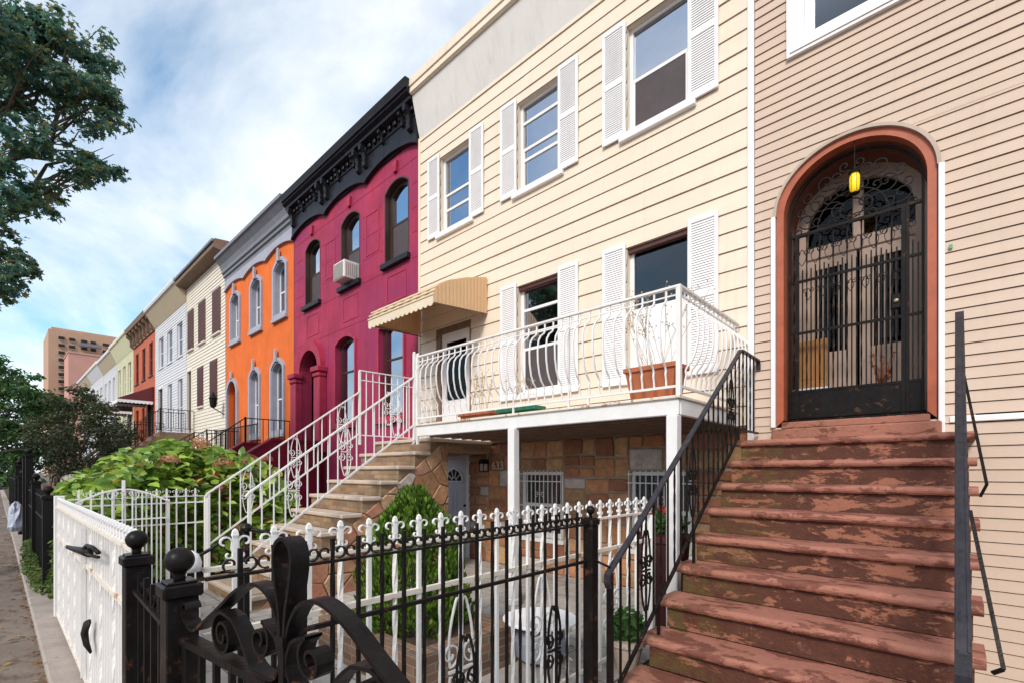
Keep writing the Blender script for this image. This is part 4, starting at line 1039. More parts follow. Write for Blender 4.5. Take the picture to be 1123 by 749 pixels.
def fence(name, label, a, b_, zrails, ztop, sp, m, pick=.014, fin='fleur', fs=1., thick=.022, rm=None, bottom=.05, orn=(), osz=1.4, group=None, lat_flat=.035, twist=2, finm=None):
    a = Vector(a); b_ = Vector(b_); u = (b_-a).normalized(); n = Vector((-u.y,u.x,0)); L = (b_-a).length
    t = thing(name,(a+b_)/2,label,'fence',group)
    for i,z in enumerate(zrails):
        mb = MB(); mb.bar(a+Vector((0,0,z)), b_+Vector((0,0,z)), thick if i else lat_flat, thick*.6 if i==0 else thick, n=n); mb.build('rail',rm or m,t)
    nP = int(L/sp); src = []
    for v in range(2):
        mb = MB(); k = 24
        mb.sweep([Vector((0,0,bottom+(ztop-bottom)*j/k)) for j in range(k+1)],n,pick,pick,4,tw=.4 if v else None); src.append(mb)
    fm = fleur(fs,n=n,u=u) if fin == 'fleur' else (curl(fs,n=n,u=u) if fin == 'curl' else None)
    made = [None,None]
    for i in range(nP):
        p = a+u*(sp*(i+.5)+(L-nP*sp)/2); v = 1 if (twist and i%twist==1) else 0
        if made[v] is None:
            made[v] = src[v].build('picket',m,t,loc=p)
            if fm:
                zt = ztop if fin == 'fleur' else zrails[0]+.012
                fm.build('finial',finm or m,made[v],loc=p+Vector((0,0,zt)))
        else: inst(made[v],t,p)
    for q in orn:
        mb = MB(); heart_scroll(mb,a+u*q+Vector((0,0,.50)),u,osz,.014); mb.build('scroll_ornament',m,t)
    return t
def post(par, x, y, z0, z1, w, m, ball=None, cap=True):
    mb = MB(); mb.bbox(x-w/2,x+w/2,y-w/2,y+w/2,z0,z1-.05,.004)
    if cap: mb.bbox(x-w*.62,x+w*.62,y-w*.62,y+w*.62,z1-.05,z1-.008,.006); mb.bbox(x-w*.48,x+w*.48,y-w*.48,y+w*.48,z1-.008,z1,.003)
    p_ = mb.build('post',m,par)
    if ball:
        pr_ = [(ball*.35,0),(ball*.45,.006),(ball*.38,.014),(ball*.45,.02)]+[(ball*math.sin(a),.022+ball*.96-ball*math.cos(a)) for a in [PI*(.16+.84*i/14) for i in range(14)]]
        pr_ = pr_[:-1]+[(.0015,.022+ball*1.96)]
        mb = MB(); mb.lathe((x,y,z1),pr_,24); mb.build('ball_finial',m,p_,smooth=True)
    return p_
bf = fence('iron_fence','black iron fence with small curled tops between the front yard and the brownstone stoop',(-1.82,.47,0),(-1.82,2.70,0),[1.245,1.00,.14],1.335,.112,'black',pick=.0145,fin='curl',fs=1.15,thick=.018,lat_flat=.024,orn=(1.15,1.88),osz=1.2)
post(bf,-1.82,.40,-.2,1.255,.088,'black',ball=.042)
post(bf,-1.82,2.75,-.2,1.29,.075,'black',ball=.03)
mb = MB(); mb.bar((-1.82,2.78,1.0),(-1.62,2.67,.99),.012); mb.build('tie_bar','black',bf)
wf = fence('iron_fence','white rusting iron fence with fleur finials close behind the black fence',(-2.03,.52,0),(-2.03,4.02,0),[1.238,.99,.12],1.295,.143,'white_rust',pick=.019,fin='fleur',fs=1.0,thick=.026,rm='rusty_rail',orn=(1.25,1.97,2.85),osz=1.75,lat_flat=.034)
post(wf,-2.03,4.05,.0,1.26,.055,'white_rust',cap=False)
post(wf,-2.03,.48,.0,1.24,.05,'white',cap=False)
mb = MB(); mb.lathe((-2.03,.48,1.24),[(.034,0),(.036,.03),(.026,.06),(.006,.075)],12); mb.build('post_cap','white',wf,smooth=True)
# short black return between the two street posts
sf = fence('iron_fence','short black iron fence piece between two ball-topped posts at the sidewalk',(-2.63,.425,0),(-1.88,.40,0),[1.08,.62,.14],1.17,.15,'black',pick=.02,fin='curl',fs=1.1,thick=.028,lat_flat=.04,twist=0)
post(sf,-2.69,.43,-.2,1.235,.092,'black',ball=.042)
LEVA = [(-5.35,.40,.985),(-4.9,.395,1.02),(-4.5,.39,1.055),(-4.2,.39,1.08),(-4.0,.40,1.09)]
LEVB = [(-4.2,.39,1.09),(-3.95,.385,1.145),(-3.7,.385,1.16),(-3.5,.39,1.15)]
LEVC = [(-4.05,.39,1.085),(-3.8,.385,1.10),(-3.5,.39,1.125)]
LEVD = [(-4.05,.41,.645),(-4.09,.395,.61),(-4.12,.39,.56),(-4.09,.395,.505),(-4.02,.41,.46)]
# white sheeted fence along the sidewalk
yw = .45
ws = fence('iron_fence','white sheet-backed iron fence along the sidewalk, rust bleeding along its rails',(-2.80,yw,0),(-6.98,yw,0),[1.235,.93,.10],1.25,.095,'white_rust',pick=.02,fin='fleur',fs=.95,thick=.03,rm='rusty_rail',bottom=.07,lat_flat=.05,twist=5,finm='white')
mb = MB()
x = -2.78
while x > -6.95:
    mb.extr([(x,yw+.022),(x-.055,yw+.022),(x-.075,yw+.034),(x-.095,yw+.034),(x-.095,yw+.038),(x-.072,yw+.038),(x-.053,yw+.026),(x,yw+.026)],'z',.10,1.20); x -= .095
mb.build('backing_sheet','white_old',ws)
for X,z in ((-7.12,1.39),(-2.80,1.22)): post(ws,X,yw+.02,.0,z,.085 if X<-5 else .05,'white_rust',cap=False)
mb = MB(); mb.bar((-4.55,yw-.03,.14),(-4.55,yw-.03,1.2),.02); mb.build('gate_stile','white_rust',ws)
mb = MB(); mb.sweep(LEVA,(0,1,0),.03,.04,8,taper=lambda t: .8+.7*t)
mb.sweep(LEVB,(0,1,0),.024,.022,8); mb.sweep(LEVC,(0,1,0),.02,.018,8); mb.build('latch_lever','blk',ws,smooth=True)
mb = MB(); mb.sweep(LEVD,(0,1,0),.03,.085,8,taper=lambda t: .45+.9*math.sin(PI*t)); mb.build('lock_plate','blk',ws,smooth=True)
# white fence closing the yard at its far side, with an arched panel
lf = fence('iron_fence','white iron fence with an arched crest in front of the hydrangea',(-7.42,.56,0),(-7.42,1.90,0),[1.28,1.20,.93,.12],1.31,.105,'white_rust',pick=.016,fin='fleur',fs=.85,thick=.018,lat_flat=.022,twist=0)
mb = MB(); mb.sweep([(-7.36,.62+.86*i/20,1.24+.15*math.sin(PI*i/20)) for i in range(21)],(1,0,0),.02,.018)
for i in range(9): y = .66+.095*i; mb.bar((-7.36,y,.2),(-7.36,y,1.24+.15*math.sin(PI*(y-.62)/.86)),.014)
for sg in (-1,1): mb.sweep(spiral((-7.36,1.05+sg*.09,1.33),.07,.012,-PI/2,-PI/2+sg*2.2*PI,(0,1,0),(0,0,1),24),(1,0,0),.014,.008)
mb.bar((-7.36,1.05,1.36),(-7.36,1.05,1.50),.03); mb.bar((-7.36,.62,1.02),(-7.36,1.48,1.02),.016); mb.build('arched_crest','white',lf)
post(lf,-7.40,1.50,.0,1.30,.04,'white_rust',cap=False); post(lf,-7.40,1.93,.0,1.33,.05,'white_rust',cap=False)
# foreground gate with heavy scrollwork (slightly open)
P0 = Vector((-1.76,.41,0)); GU = Vector((.9936,.113,0)); GN = Vector((-.113,.9936,0))
def G(a,z): return P0+GU*a+Vector((0,0,z))
gt = thing('iron_gate',(-1.76,.41,0),'heavy black iron gate with big scrolls and a looped crest, closest to the camera','gate')
mb = MB(); mb.bar(G(-.02,1.078),G(1.22,1.078),.034,.022,n=(0,0,1)) if False else mb.sweep([G(-.02,1.075),G(1.22,1.075)],GN,.044,.022); mb.build('top_rail','black',gt)
mb = MB(); mb.sweep([G(.0,.16),G(1.2,.16)],GN,.034,.022); mb.sweep([G(.0,.62),G(1.2,.62)],GN,.02,.02); mb.build('bottom_rail','black',gt)
for a in (.012,1.205):
    mb = MB(); mb.sweep([G(a,.08),G(a,1.065)],GN,.034,.034); mb.build('gate_stile','black',gt)
for i in range(11):
    a = .1+i*.1; mb = MB(); mb.sweep([G(a,.16),G(a,1.065)],GN,.016,.016); mb.build('picket','black',gt)
def smooth_pts(P, n=6):
    out = []
    for i in range(len(P)-1):
        p0 = P[max(0,i-1)]; p1 = P[i]; p2 = P[i+1]; p3 = P[min(len(P)-1,i+2)]
        for k in range(n):
            t = k/n; out.append(tuple(.5*((2*b_)+(-a_+c_)*t+(2*a_-5*b_+4*c_-d_)*t*t+(-a_+3*b_-3*c_+d_)*t**3) for a_,b_,c_,d_ in zip(p0,p1,p2,p3)))
    out.append(P[-1]); return out
def spz(ca, cz, r0, r1, a0, a1, n=16): return [(ca+(r0+(r1-r0)*i/n)*math.cos(a0+(a1-a0)*i/n), cz+(r0+(r1-r0)*i/n)*math.sin(a0+(a1-a0)*i/n)) for i in range(n+1)]
AC = .60
WB, TB = .042, .0085
for sg in (1,-1):
    fx = lambda a: AC+sg*(a-AC)
    # outer arch: curl by the stile, along the rail, over the arch to the centre stem
    P = spz(.028,1.176,.012,.036,PI*.1-2*PI,-PI*.45,18)+smooth_pts([(.045,1.13),(.085,1.125),(.16,1.165),(.267,1.228),(.36,1.285),(.453,1.315),(.525,1.300),(.570,1.25),(.592,1.19)])
    mb = MB(); mb.sweep([G(fx(a),z) for a,z in P],GN,WB,TB); mb.build('outer_scroll','black',gt)
    # S scroll: big coil then down to the foot and up to the stem
    P = spz(.278,1.150,.014,.062,PI*.55-2.6*PI+.0,PI*.55-4.2*PI+2*PI+.0,2)[:0]
    P = spz(.278,1.150,.012,.064,.4+4.0*PI,.4*PI,30)+smooth_pts([(.335,1.205),(.375,1.175),(.41,1.135),(.45,1.10),(.51,1.092),(.562,1.105),(.588,1.15),(.592,1.20)])
    mb = MB(); mb.sweep([G(fx(a),z) for a,z in P],GN,WB,TB); mb.build('lower_scroll','black',gt)
    # inner coil beside the stem
    P = spz(.487,1.180,.010,.050,PI*.9-3.3*PI,PI*.42,26)+smooth_pts([(.53,1.222),(.562,1.205),(.582,1.17),(.59,1.12)])
    mb = MB(); mb.sweep([G(fx(a),z) for a,z in P],GN,WB,TB); mb.build('inner_scroll','black',gt)
P = smooth_pts([(.592,1.20),(.585,1.27),(.570,1.33),(.560,1.385),(.568,1.425),(.600,1.442),(.632,1.425),(.640,1.385),(.630,1.33),(.615,1.27),(.608,1.20)])
mb = MB(); mb.sweep([G(a,z) for a,z in P],GN,WB+.004,TB+.001); mb.build('crest_loop','black',gt)
mb = MB(); mb.sweep([G(.60,1.085),G(.60,1.205)],GN,WB+.004,.022); mb.sweep([G(.60,1.19),G(.60,1.215)],GN,WB+.014,.034); mb.build('centre_stem','black',gt)
mb = MB(); mb.sweep([G(-.055,.9),G(.0,.9)],GN,.03,.03); mb.sweep([G(-.055,.3),G(.0,.3)],GN,.03,.03); mb.build('hinge','black',gt)
# lever latch standing behind the ball posts
lv = MB(); lv.sweep(smooth_pts([(-2.50,.60,1.215),(-2.47,.66,1.25),(-2.43,.72,1.30),(-2.38,.78,1.335),(-2.30,.84,1.325),(-2.20,.90,1.31)],4),(0,0,1),.018,.014,8); lv.lathe((-2.38,.78,1.32),[(.008,0),(.022,.01),(.026,.025),(.018,.04),(.005,.046)],12)
lv.bar((-2.38,.78,0.0),(-2.38,.78,1.325),.022); tag(lv.build('gate_stop','black',base=(-2.4,.7,0)),'dark bent iron gate stop with a round knob behind the ball posts','gate stop')

# ================================================================== FOLIAGE HELPERS
def leaf_cloud(mb, centers, count, size, cols, flat=.35, shape='oval', rs=R, shell=.55, up=.35):
    """centers: (x,y,z,rx,ry,rz); leaves spread in the volume, denser outside"""
    W = [c_[3]*c_[4]+c_[3]*c_[5] for c_ in centers]; tot = sum(W)
    for c_, w_ in zip(centers, W):
        for _ in range(int(count*w_/tot)):
            d_ = Vector((rs.gauss(0,1),rs.gauss(0,1),rs.gauss(0,1))).normalized(); r_ = shell+(1-shell)*rs.random()**.7 if rs.random() < .8 else rs.random()
            r_ *= rs.uniform(.85,1.12)
            p = Vector((c_[0]+d_.x*c_[3]*r_, c_[1]+d_.y*c_[4]*r_, c_[2]+d_.z*c_[5]*r_))
            nrm = (d_*.6+Vector((rs.uniform(-1,1),rs.uniform(-1,1),rs.uniform(-1,1)+up))).normalized()
            s_ = size*rs.uniform(.6,1.25); one_leaf(mb,p,nrm,s_,rs,shape)
            q = rs.choice(cols); f_ = rs.uniform(.7,1.3); c3 = tuple(a*f_ for a in q)
            k = LEAFN[shape]
            for i in range(k): mb.c[-1-i] = c3
LEAFN = {'oval':2,'maple':1,'tri':1,'broad':4}
def one_leaf(mb, p, nrm, s_, rs, shape):
    a = rs.uniform(0,2*PI); t = nrm.orthogonal().normalized(); b_ = nrm.cross(t); u = t*math.cos(a)+b_*math.sin(a); v = nrm.cross(u)
    if shape == 'oval':
        fold = nrm*s_*.12
        mb.face([p-u*s_*.5, p+v*s_*.26+fold, p+u*s_*.5]); mb.face([p-u*s_*.5, p+u*s_*.5, p-v*s_*.26+fold])
    elif shape == 'tri': mb.face([p-v*s_*.15,p+u*s_,p+v*s_*.15])
    elif shape == 'maple':
        rr = [.5,.22,.46,.2,.36,.16,.30,.16,.36,.2,.46,.22]; n = len(rr)
        mb.face([p+u*s_*rr[i]*math.cos(2*PI*i/n)+v*s_*rr[i]*math.sin(2*PI*i/n)+nrm*s_*.08*math.cos(4*PI*i/n) for i in range(n)])
    elif shape == 'broad':
        m1 = p+u*s_*.1-nrm*s_*.06; tip = p+u*s_*.56-nrm*s_*.14; b0 = p-u*s_*.5
        for sg in (1,-1):
            e1 = p-u*s_*.15+v*sg*s_*.34+nrm*s_*.07; e2 = p+u*s_*.25+v*sg*s_*.24+nrm*s_*.02
            mb.face([b0,e1,e2,m1]) ; mb.face([m1,e2,tip])
def limb(mb, pts, r0, r1, k=8):
    pts = [Vector(p) for p in pts]; L = len(pts); rings = []
    for i,p in enumerate(pts):
        t = (pts[min(i+1,L-1)]-pts[max(i-1,0)]).normalized(); n = t.orthogonal().normalized() if i == 0 else (n0-t*n0.dot(t)).normalized(); n0 = n; b_ = t.cross(n); r_ = r0+(r1-r0)*i/(L-1)
        rings.append([p+(n*math.cos(2*PI*j/k)+b_*math.sin(2*PI*j/k))*r_ for j in range(k)])
    V = [q for r_ in rings for q in r_]; F = [(i*k+j,i*k+(j+1)%k,(i+1)*k+(j+1)%k,(i+1)*k+j) for i in range(L-1) for j in range(k)]
    mb.mesh(V,F+[tuple((L-1)*k+j for j in range(k))])
def wander(a, b_, n=6, j=.15, rs=R):
    a = Vector(a); b_ = Vector(b_); l = (b_-a).length
    return [a.lerp(b_,i/n)+(Vector((rs.uniform(-1,1),rs.uniform(-1,1),rs.uniform(-1,1)))*l*j*.3 if 0<i<n else Vector()) for i in range(n+1)]

# overhanging street tree
tt = thing('street_tree',(-10.6,-1.9,0),'large leafy tree whose crown overhangs the sidewalk at the upper left','tree')
r2 = random.Random(21)
T0 = Vector((-10.6,-1.9,0)); F1 = Vector((-10.5,-1.7,3.4))
mb = MB(); limb(mb,wander(T0,F1,5,.05,r2),.24,.17,12)
cen = [(-9.0,.50,7.15,.6,.62,.62),(-9.0,.92,6.75,.5,.36,.52),(-8.9,.70,7.55,.4,.42,.30),(-9.1,.95,6.15,.45,.33,.34),(-9.0,.30,6.0,.5,.35,.30),(-9.0,.14,5.3,.5,.34,.42),(-9.1,.80,5.80,.4,.26,.22),(-9.2,.44,5.35,.35,.24,.22),(-9.1,.06,4.55,.4,.22,.36),(-9.0,.10,4.15,.4,.17,.36),(-9.1,.27,4.30,.28,.16,.13),(-9.0,-.05,3.95,.4,.15,.3),(-9.2,.02,7.0,.7,.5,.8),(-9.0,1.05,7.05,.35,.22,.3),
 (-9.8,-1.0,7.6,1.3,1.2,1.2),(-10.2,-2.2,6.8,1.6,1.4,1.3),(-11.5,-1.2,8.2,1.4,1.3,1.1),(-9.6,-1.2,5.2,1.0,.9,.8),(-11.8,-2.6,6.4,1.3,1.2,1.0)]
for c_ in cen:
    e = Vector(c_[:3]); limb(mb,wander(F1,e,8,.12,r2),.075,.012,7)
    for _ in range(5):
        q = e+Vector((r2.uniform(-1,1)*c_[3],r2.uniform(-1,1)*c_[4],r2.uniform(-1,1)*c_[5]))*.8; limb(mb,wander(F1.lerp(e,.75),q,5,.2,r2),.018,.004,5)
mb.build('trunk','bark',tt)
# sub clusters for an irregular outline with gaps
sub = []
for i,c_ in enumerate(cen):
    nsub = 17 if i < 14 else 14
    for _ in range(nsub):
        d_ = Vector((r2.gauss(0,1),r2.gauss(0,1),r2.gauss(0,1))).normalized()*r2.uniform(.45,1.0); k = r2.uniform(.26,.42)
        rr = (c_[3]*c_[4]*c_[5])**(1/3)*k
        sub.append((c_[0]+d_.x*c_[3],c_[1]+d_.y*c_[4],c_[2]+d_.z*c_[5],rr*1.3,rr*1.3,rr*.75))
mb = MB(); leaf_cloud(mb,sub,30000,.118,[(.08,.20,.17),(.10,.24,.17),(.16,.27,.14),(.06,.17,.14),(.24,.25,.10),(.12,.24,.18)],shape='maple',rs=r2,shell=.2,up=1.)
mb.build('crown','leaf_thin',tt)

# far trees
def far_tree(x,y,zc,blobs,cols,label,size,count,seed,name='tree'):
    rs = random.Random(seed); t = thing(name,(x,y,0),label,'tree','trees beyond the row of houses'); mb = MB(); limb(mb,wander((x,y,0),(x,y,zc),5,.08,rs),.22,.12,9)
    for b_ in blobs: limb(mb,wander((x,y,zc*.6),b_[:3],5,.15,rs),.08,.02,6)
    mb.build('trunk','bark',t); sub = []
    for c_ in blobs:
        for _ in range(16):
            d_ = Vector((rs.gauss(0,1),rs.gauss(0,1),rs.gauss(0,1))).normalized()*rs.uniform(.5,1.0); rr = (c_[3]*c_[4]*c_[5])**(1/3)*rs.uniform(.25,.45)
            sub.append((c_[0]+d_.x*c_[3],c_[1]+d_.y*c_[4],c_[2]+d_.z*c_[5],rr*1.2,rr*1.2,rr*.7))
    mb = MB(); leaf_cloud(mb,sub,count,size,cols,rs=rs,shell=.3,up=.8); mb.build('crown','leaf',t); return t
far_tree(-40,-.6,4.5,[(-40,.9,3.2,2,1.0,1.5),(-39,2.6,3.2,2,1.2,1.3),(-40,.6,1.6,2,.8,1.0),(-40,.0,7.0,2.6,1.3,1.4),(-39,1.3,5.8,2.4,1.3,1.5),(-40,2.6,5.2,2,1.1,1.1),(-41,-2,6.8,2.5,1.8,1.8),(-38,.4,4.4,2.2,1.2,1.2)],[(.05,.13,.035),(.07,.17,.05),(.035,.085,.028),(.10,.19,.06)],'bright green tree standing in front of the brown apartment tower',.30,9000,5)
far_tree(-27,2.2,2.8,[(-27,2.2,4.4,1.5,.9,.9),(-26,2.9,3.6,1.4,.7,.8),(-27,1.5,3.2,1.6,.9,.9),(-25.5,3.3,2.9,1.2,.5,.6)],[(.07,.075,.03),(.05,.10,.035),(.09,.065,.035),(.045,.08,.025)],'dark bronze-leaved tree before the far pale houses',.16,6000,6)
far_tree(-19.5,1.7,1.5,[(-19.5,1.3,2.2,1.4,.6,.9),(-19,2.2,2.3,1.3,.7,.8),(-20,2.9,2.4,1.5,.6,.8),(-18.5,1.9,1.2,1.2,.8,.9),(-19,2.9,1.3,1.2,.5,.8)],[(.03,.045,.018),(.04,.06,.02),(.05,.04,.02),(.02,.035,.015)],'low dark shrubby tree behind the black yard fence',.11,8000,8)
far_tree(-75,2.5,6,[(-75,-1,8,5,3,3),(-75,3,7,5,2.5,3),(-74,0,4.5,4,3,3),(-74,1,2.2,4,3,2)],[(.03,.06,.02),(.04,.08,.03),(.02,.045,.018)],'mid green tree far down the block at the left edge',.5,4000,9)

# hydrangea
hb = thing('hydrangea',(-9.6,2.0,.03),'big leafy hydrangea bush with faded orange and pink flower heads','shrub')
r3 = random.Random(4)
def hz_(y): return 2.02-.30*((y-1.95)/1.0)**2*(1 if y>1.95 else 1.35)
mb = MB()
for i in range(70):
    y = r3.uniform(.8,3.2); x = r3.uniform(-10.6,-8.6); e = (x+r3.uniform(-.2,.2),y+r3.uniform(-.2,.2),max(.4,hz_(y)*r3.uniform(.6,.93))); limb(mb,wander((-9.6+(x+9.6)*.3,2+(y-2)*.4,.03),e,4,.1,r3),.012,.005,5)
mb.build('stem','bark',hb)
mb = MB(); cols = [(.22,.34,.035),(.28,.42,.05),(.14,.26,.025),(.34,.46,.08),(.09,.17,.02)]
for i in range(5200):
    y = r3.uniform(.62,3.35); x = r3.uniform(-11.2,-7.75)
    zt = hz_(y)-.10*abs(x+9.4)**1.5-(.55*max(0,x+8.5)**1.0)
    deep = r3.random()**2.2; 
    if r3.random() < .42: x = -7.78-r3.random()*.5-.55*max(0,1-abs(y-1.9)); z = r3.uniform(.15,zt); out = Vector((.8,-.15,.45))
    else: z = zt-deep*.5+r3.uniform(-.04,.05); out = Vector((.15,-.15,1))
    if z < .08: continue
    # lumpy surface
    z += .05*math.sin(x*7+y*5)+.05*math.sin(y*11)
    nrm = (out+Vector((r3.uniform(-.55,.55),r3.uniform(-.55,.55),r3.uniform(-.3,.5)))).normalized(); s_ = r3.uniform(.11,.19)
    one_leaf(mb,Vector((x,y,z)),nrm,s_,r3,'broad'); q = r3.choice(cols); f_ = r3.uniform(.75,1.25)
    if r3.random() < .03: q = (.25,.20,.03)
    for k in range(4): mb.c[-1-k] = tuple(a*f_ for a in q)
mb.build('foliage','leaf_gloss',hb)
def flower_head(par, p, r_, col, seed):
    rs = random.Random(seed); mb = MB(); p = Vector(p)
    for i in range(150):
        d_ = Vector((rs.gauss(0,1),rs.gauss(0,1),abs(rs.gauss(0,1))*.9-.15)).normalized(); c0 = p+Vector((d_.x*r_,d_.y*r_,d_.z*r_*.75)); one_leaf(mb,c0,(d_+Vector((rs.uniform(-.3,.3),)*3)).normalized(),.045,rs,'oval')
        f_ = rs.uniform(.6,1.3); mb.c[-1] = mb.c[-2] = tuple(min(1,a*f_) for a in col)
    mb.build('flower_head','leaf',par)
from_px = [((-8.15,1.679,1.754),.12,(.60,.32,.18)),((-8.1,2.35,1.71),.13,(.58,.24,.14)),((-8.1,2.0,1.45),.08,(.50,.07,.09)),((-8.0,2.56,.72),.12,(.58,.24,.10)),((-8.0,2.62,1.50),.10,(.58,.38,.18)),((-8.6,2.15,2.02),.15,(.60,.30,.16)),((-8.4,2.75,1.75),.15,(.58,.22,.13)),((-7.85,2.25,1.35),.10,(.52,.10,.10)),((-9.0,2.25,2.0),.13,(.55,.24,.12)),((-8.6,2.85,1.78),.15,(.50,.20,.12)),((-8.2,2.25,1.52),.09,(.48,.06,.07)),((-7.95,2.75,1.05),.13,(.50,.20,.09)),((-10.4,1.95,2.0),.16,(.52,.36,.05)),((-8.5,3.1,1.80),.10,(.45,.20,.09)),((-8.1,3.0,1.55),.12,(.50,.32,.14)),((-7.9,2.95,.85),.10,(.42,.18,.08)),((-8.7,2.6,1.9),.09,(.42,.22,.15))]
for i,(p,r_,c_) in enumerate(from_px): flower_head(hb,p,r_,c_,50+i)

# thuja in the brick planter
bp_ = thing('brick_planter',(-3.4,2.45,.02),'low square brown brick planter holding the round evergreen','planter')
mb = MB(); o_=[(-4.15,1.95),(-2.68,1.95),(-2.68,2.95),(-4.15,2.95)]; i_=[(-4.03,2.07),(-2.80,2.07),(-2.80,2.83),(-4.03,2.83)]
n=4; V=[(*p,.0) for p in o_]+[(*p,.34) for p in o_]+[(*p,.34) for p in i_]+[(*p,.0) for p in i_]
mb.mesh(V,[(r_*4+j,r_*4+(j+1)%4,r_*4+4+(j+1)%4,r_*4+4+j) for r_ in range(3) for j in range(4)]); mb.build('brick_wall','planter_brick',bp_)
mb = MB(); mb.box(-4.03,-2.80,2.07,2.83,.02,.28); mb.build('soil','soil',bp_)
tj = thing('evergreen_shrub',(-3.42,2.45,.28),'rounded bright green thuja tapering to a blunt top in the brick planter','shrub')
r4 = random.Random(11)
mb = MB(); limb(mb,[(-3.42,2.45,.25),(-3.42,2.45,1.2)],.03,.01,7); mb.build('trunk','bark',tj)
mb = MB(); cols = [(.10,.19,.016),(.15,.27,.025),(.07,.14,.015),(.19,.32,.035),(.04,.085,.012)]
TH = 1.16
for i in range(11500):
    t = r4.random(); zz = .26+TH*t; rad_ = .47*min(1,(1.02-t)*2.8)**.6*(1-.34*t)*min(1,.75+t*2)
    a = r4.uniform(0,2*PI); lump = 1+.11*math.sin(a*5+zz*9)+.09*math.sin(a*9-zz*14); rr = rad_*lump*(1-.35*r4.random()**2.5)
    d_ = Vector((math.cos(a),math.sin(a),.35+t*1.2)).normalized(); p = Vector((-3.42+math.cos(a)*rr,2.45+math.sin(a)*rr,zz+.03*math.sin(a*7)))
    s_ = r4.uniform(.035,.07); up_ = (d_*.6+Vector((r4.uniform(-.4,.4),r4.uniform(-.4,.4),.9))).normalized(); side = up_.cross(Vector((r4.uniform(-1,1),r4.uniform(-1,1),.2))).normalized()
    f_ = r4.uniform(.65,1.3); q = r4.choice(cols); mb.col = tuple(a_*f_ for a_ in q)
    mb.face([p,p+up_*s_*.5+side*s_*.22,p+up_*s_,p+up_*s_*.5-side*s_*.22])
mb.col = None; mb.build('foliage','leaf',tj)

# little white garden table and planter pots
gt2 = thing('garden_table',(-2.55,3.1,.02),'low white iron table with curled legs on the yard paving behind the fences','table')
mb = MB(); mb.lathe((-2.55,3.1,.36),[(.30,0),(.315,.006),(.315,.02),(.30,.026)],28); mb.build('table_top','white',gt2)
for i in range(4):
    a = PI/4+i*PI/2; u = Vector((math.cos(a),math.sin(a),0)); mb = MB(); c0 = Vector((-2.55,3.1,0))
    p = [c0+u*.22+Vector((0,0,.36)),c0+u*.26+Vector((0,0,.28)),c0+u*.18+Vector((0,0,.18)),c0+u*.2+Vector((0,0,.08)),c0+u*.27+Vector((0,0,.02))]; mb.sweep([Vector(q) for q in smooth_pts([tuple(q) for q in p],5)],u.cross(Vector((0,0,1))),.016,.014); mb.build('leg','white',gt2)
mb = MB(); mb.lathe((-2.55,3.1,.05),[(.17,0),(.2,.02),(.22,.16),(.2,.25)],20); tag(mb.build('table_shade',mat('bluish_shade_paint',(.30,.33,.42),.5),base=(-2.55,3.1,.02)),'bluish shade under the low white table, modelled as a blue-grey solid','painted shade')  # blue-grey solid painted in for the shade beneath the table
pt = thing('flower_pot',(-2.25,4.75,.02),'tall dark red pot with small red flowers behind the stoop railing','flower pot')
mb = MB(); mb.lathe((-2.25,4.75,.02),[(.17,0),(.20,.05),(.25,.6),(.27,.85),(.285,.87),(.285,.93),(.25,.94)],22); mb.build('pot_body','barrel',pt)
mb = MB(); leaf_cloud(mb,[(-2.25,4.75,1.05,.24,.24,.16)],500,.07,[(.04,.10,.02),(.06,.13,.03)],rs=r4); mb.build('foliage','leaf',pt)
mb = MB(); leaf_cloud(mb,[(-2.35,4.6,1.16,.10,.10,.05),(-2.12,4.62,1.20,.08,.08,.05),(-2.3,4.9,1.2,.1,.1,.05)],220,.04,[(.60,.04,.03),(.65,.08,.05)],rs=r4); mb.build('flowers','leaf',pt)
pt = thing('flower_pot',(-1.98,3.55,.02),'small clay pot with a leafy green plant against the stoop side','flower pot')
mb = MB(); mb.lathe((-1.94,3.45,.02),[(.08,0),(.13,.2),(.145,.2),(.145,.24),(.12,.24)],18); mb.build('pot_body','slab',pt)
mb = MB(); leaf_cloud(mb,[(-1.94,3.45,.36,.15,.14,.14)],260,.09,[(.05,.14,.03),(.08,.2,.04)],rs=r4); mb.build('foliage','leaf',pt)

# ================================================================== RED HOUSE
def hdr(mb_): return mb_
rh = thing('crimson_house',(-10.9,YF,0),'crimson painted stone house with a black bracketed cornice and a round-arched doorway','house')
RX0,RX1 = -13.93,-7.955
UW = [(-13.2,-12.30),(-11.18,-10.28),(-9.22,-8.32)]
LW = [(-11.45,-10.50),(-9.45,-8.50)]
rops = [(a,b_,6.1,7.66,.19) for a,b_ in UW]+[(a,b_,2.75,4.75,.14) for a,b_ in LW]+[(-13.38,-12.28,2.1,4.30,.55)]
mb = MB(); wall(mb,RX0,RX1,.0,8.8,YF,rops,.26)
mb.face([(RX0,YF,9.2),(RX1,YF,9.2),(RX1,14,9.2),(RX0,14,9.2)]); mb.face([(RX1,YF,8.7),(RX1,14,8.7),(RX1,14,9.3),(RX1,YF,9.3)]); mb.face([(RX0,14,0),(RX1,14,0),(RX1,14,9.3),(RX0,14,9.3)])
wl_ = mb.build('wall','red',rh)
mb = MB()   # raised panels and ashlar joints
def rp(x0,x1,z0,z1,t=.018,y=YF): mb.ring([(x0,z0),(x1,z0),(x1,z1),(x0,z1)],[(x0+.035,z0+.035),(x1-.035,z0+.035),(x1-.035,z1-.035),(x0+.035,z1-.035)],y-t,y-.001)
for a,b_ in UW: rp(a+.08,b_-.08,5.25,5.85,.010)
rp(-12.02,-11.46,6.55,7.5,.010); rp(-10.02,-9.45,6.55,7.5,.010)
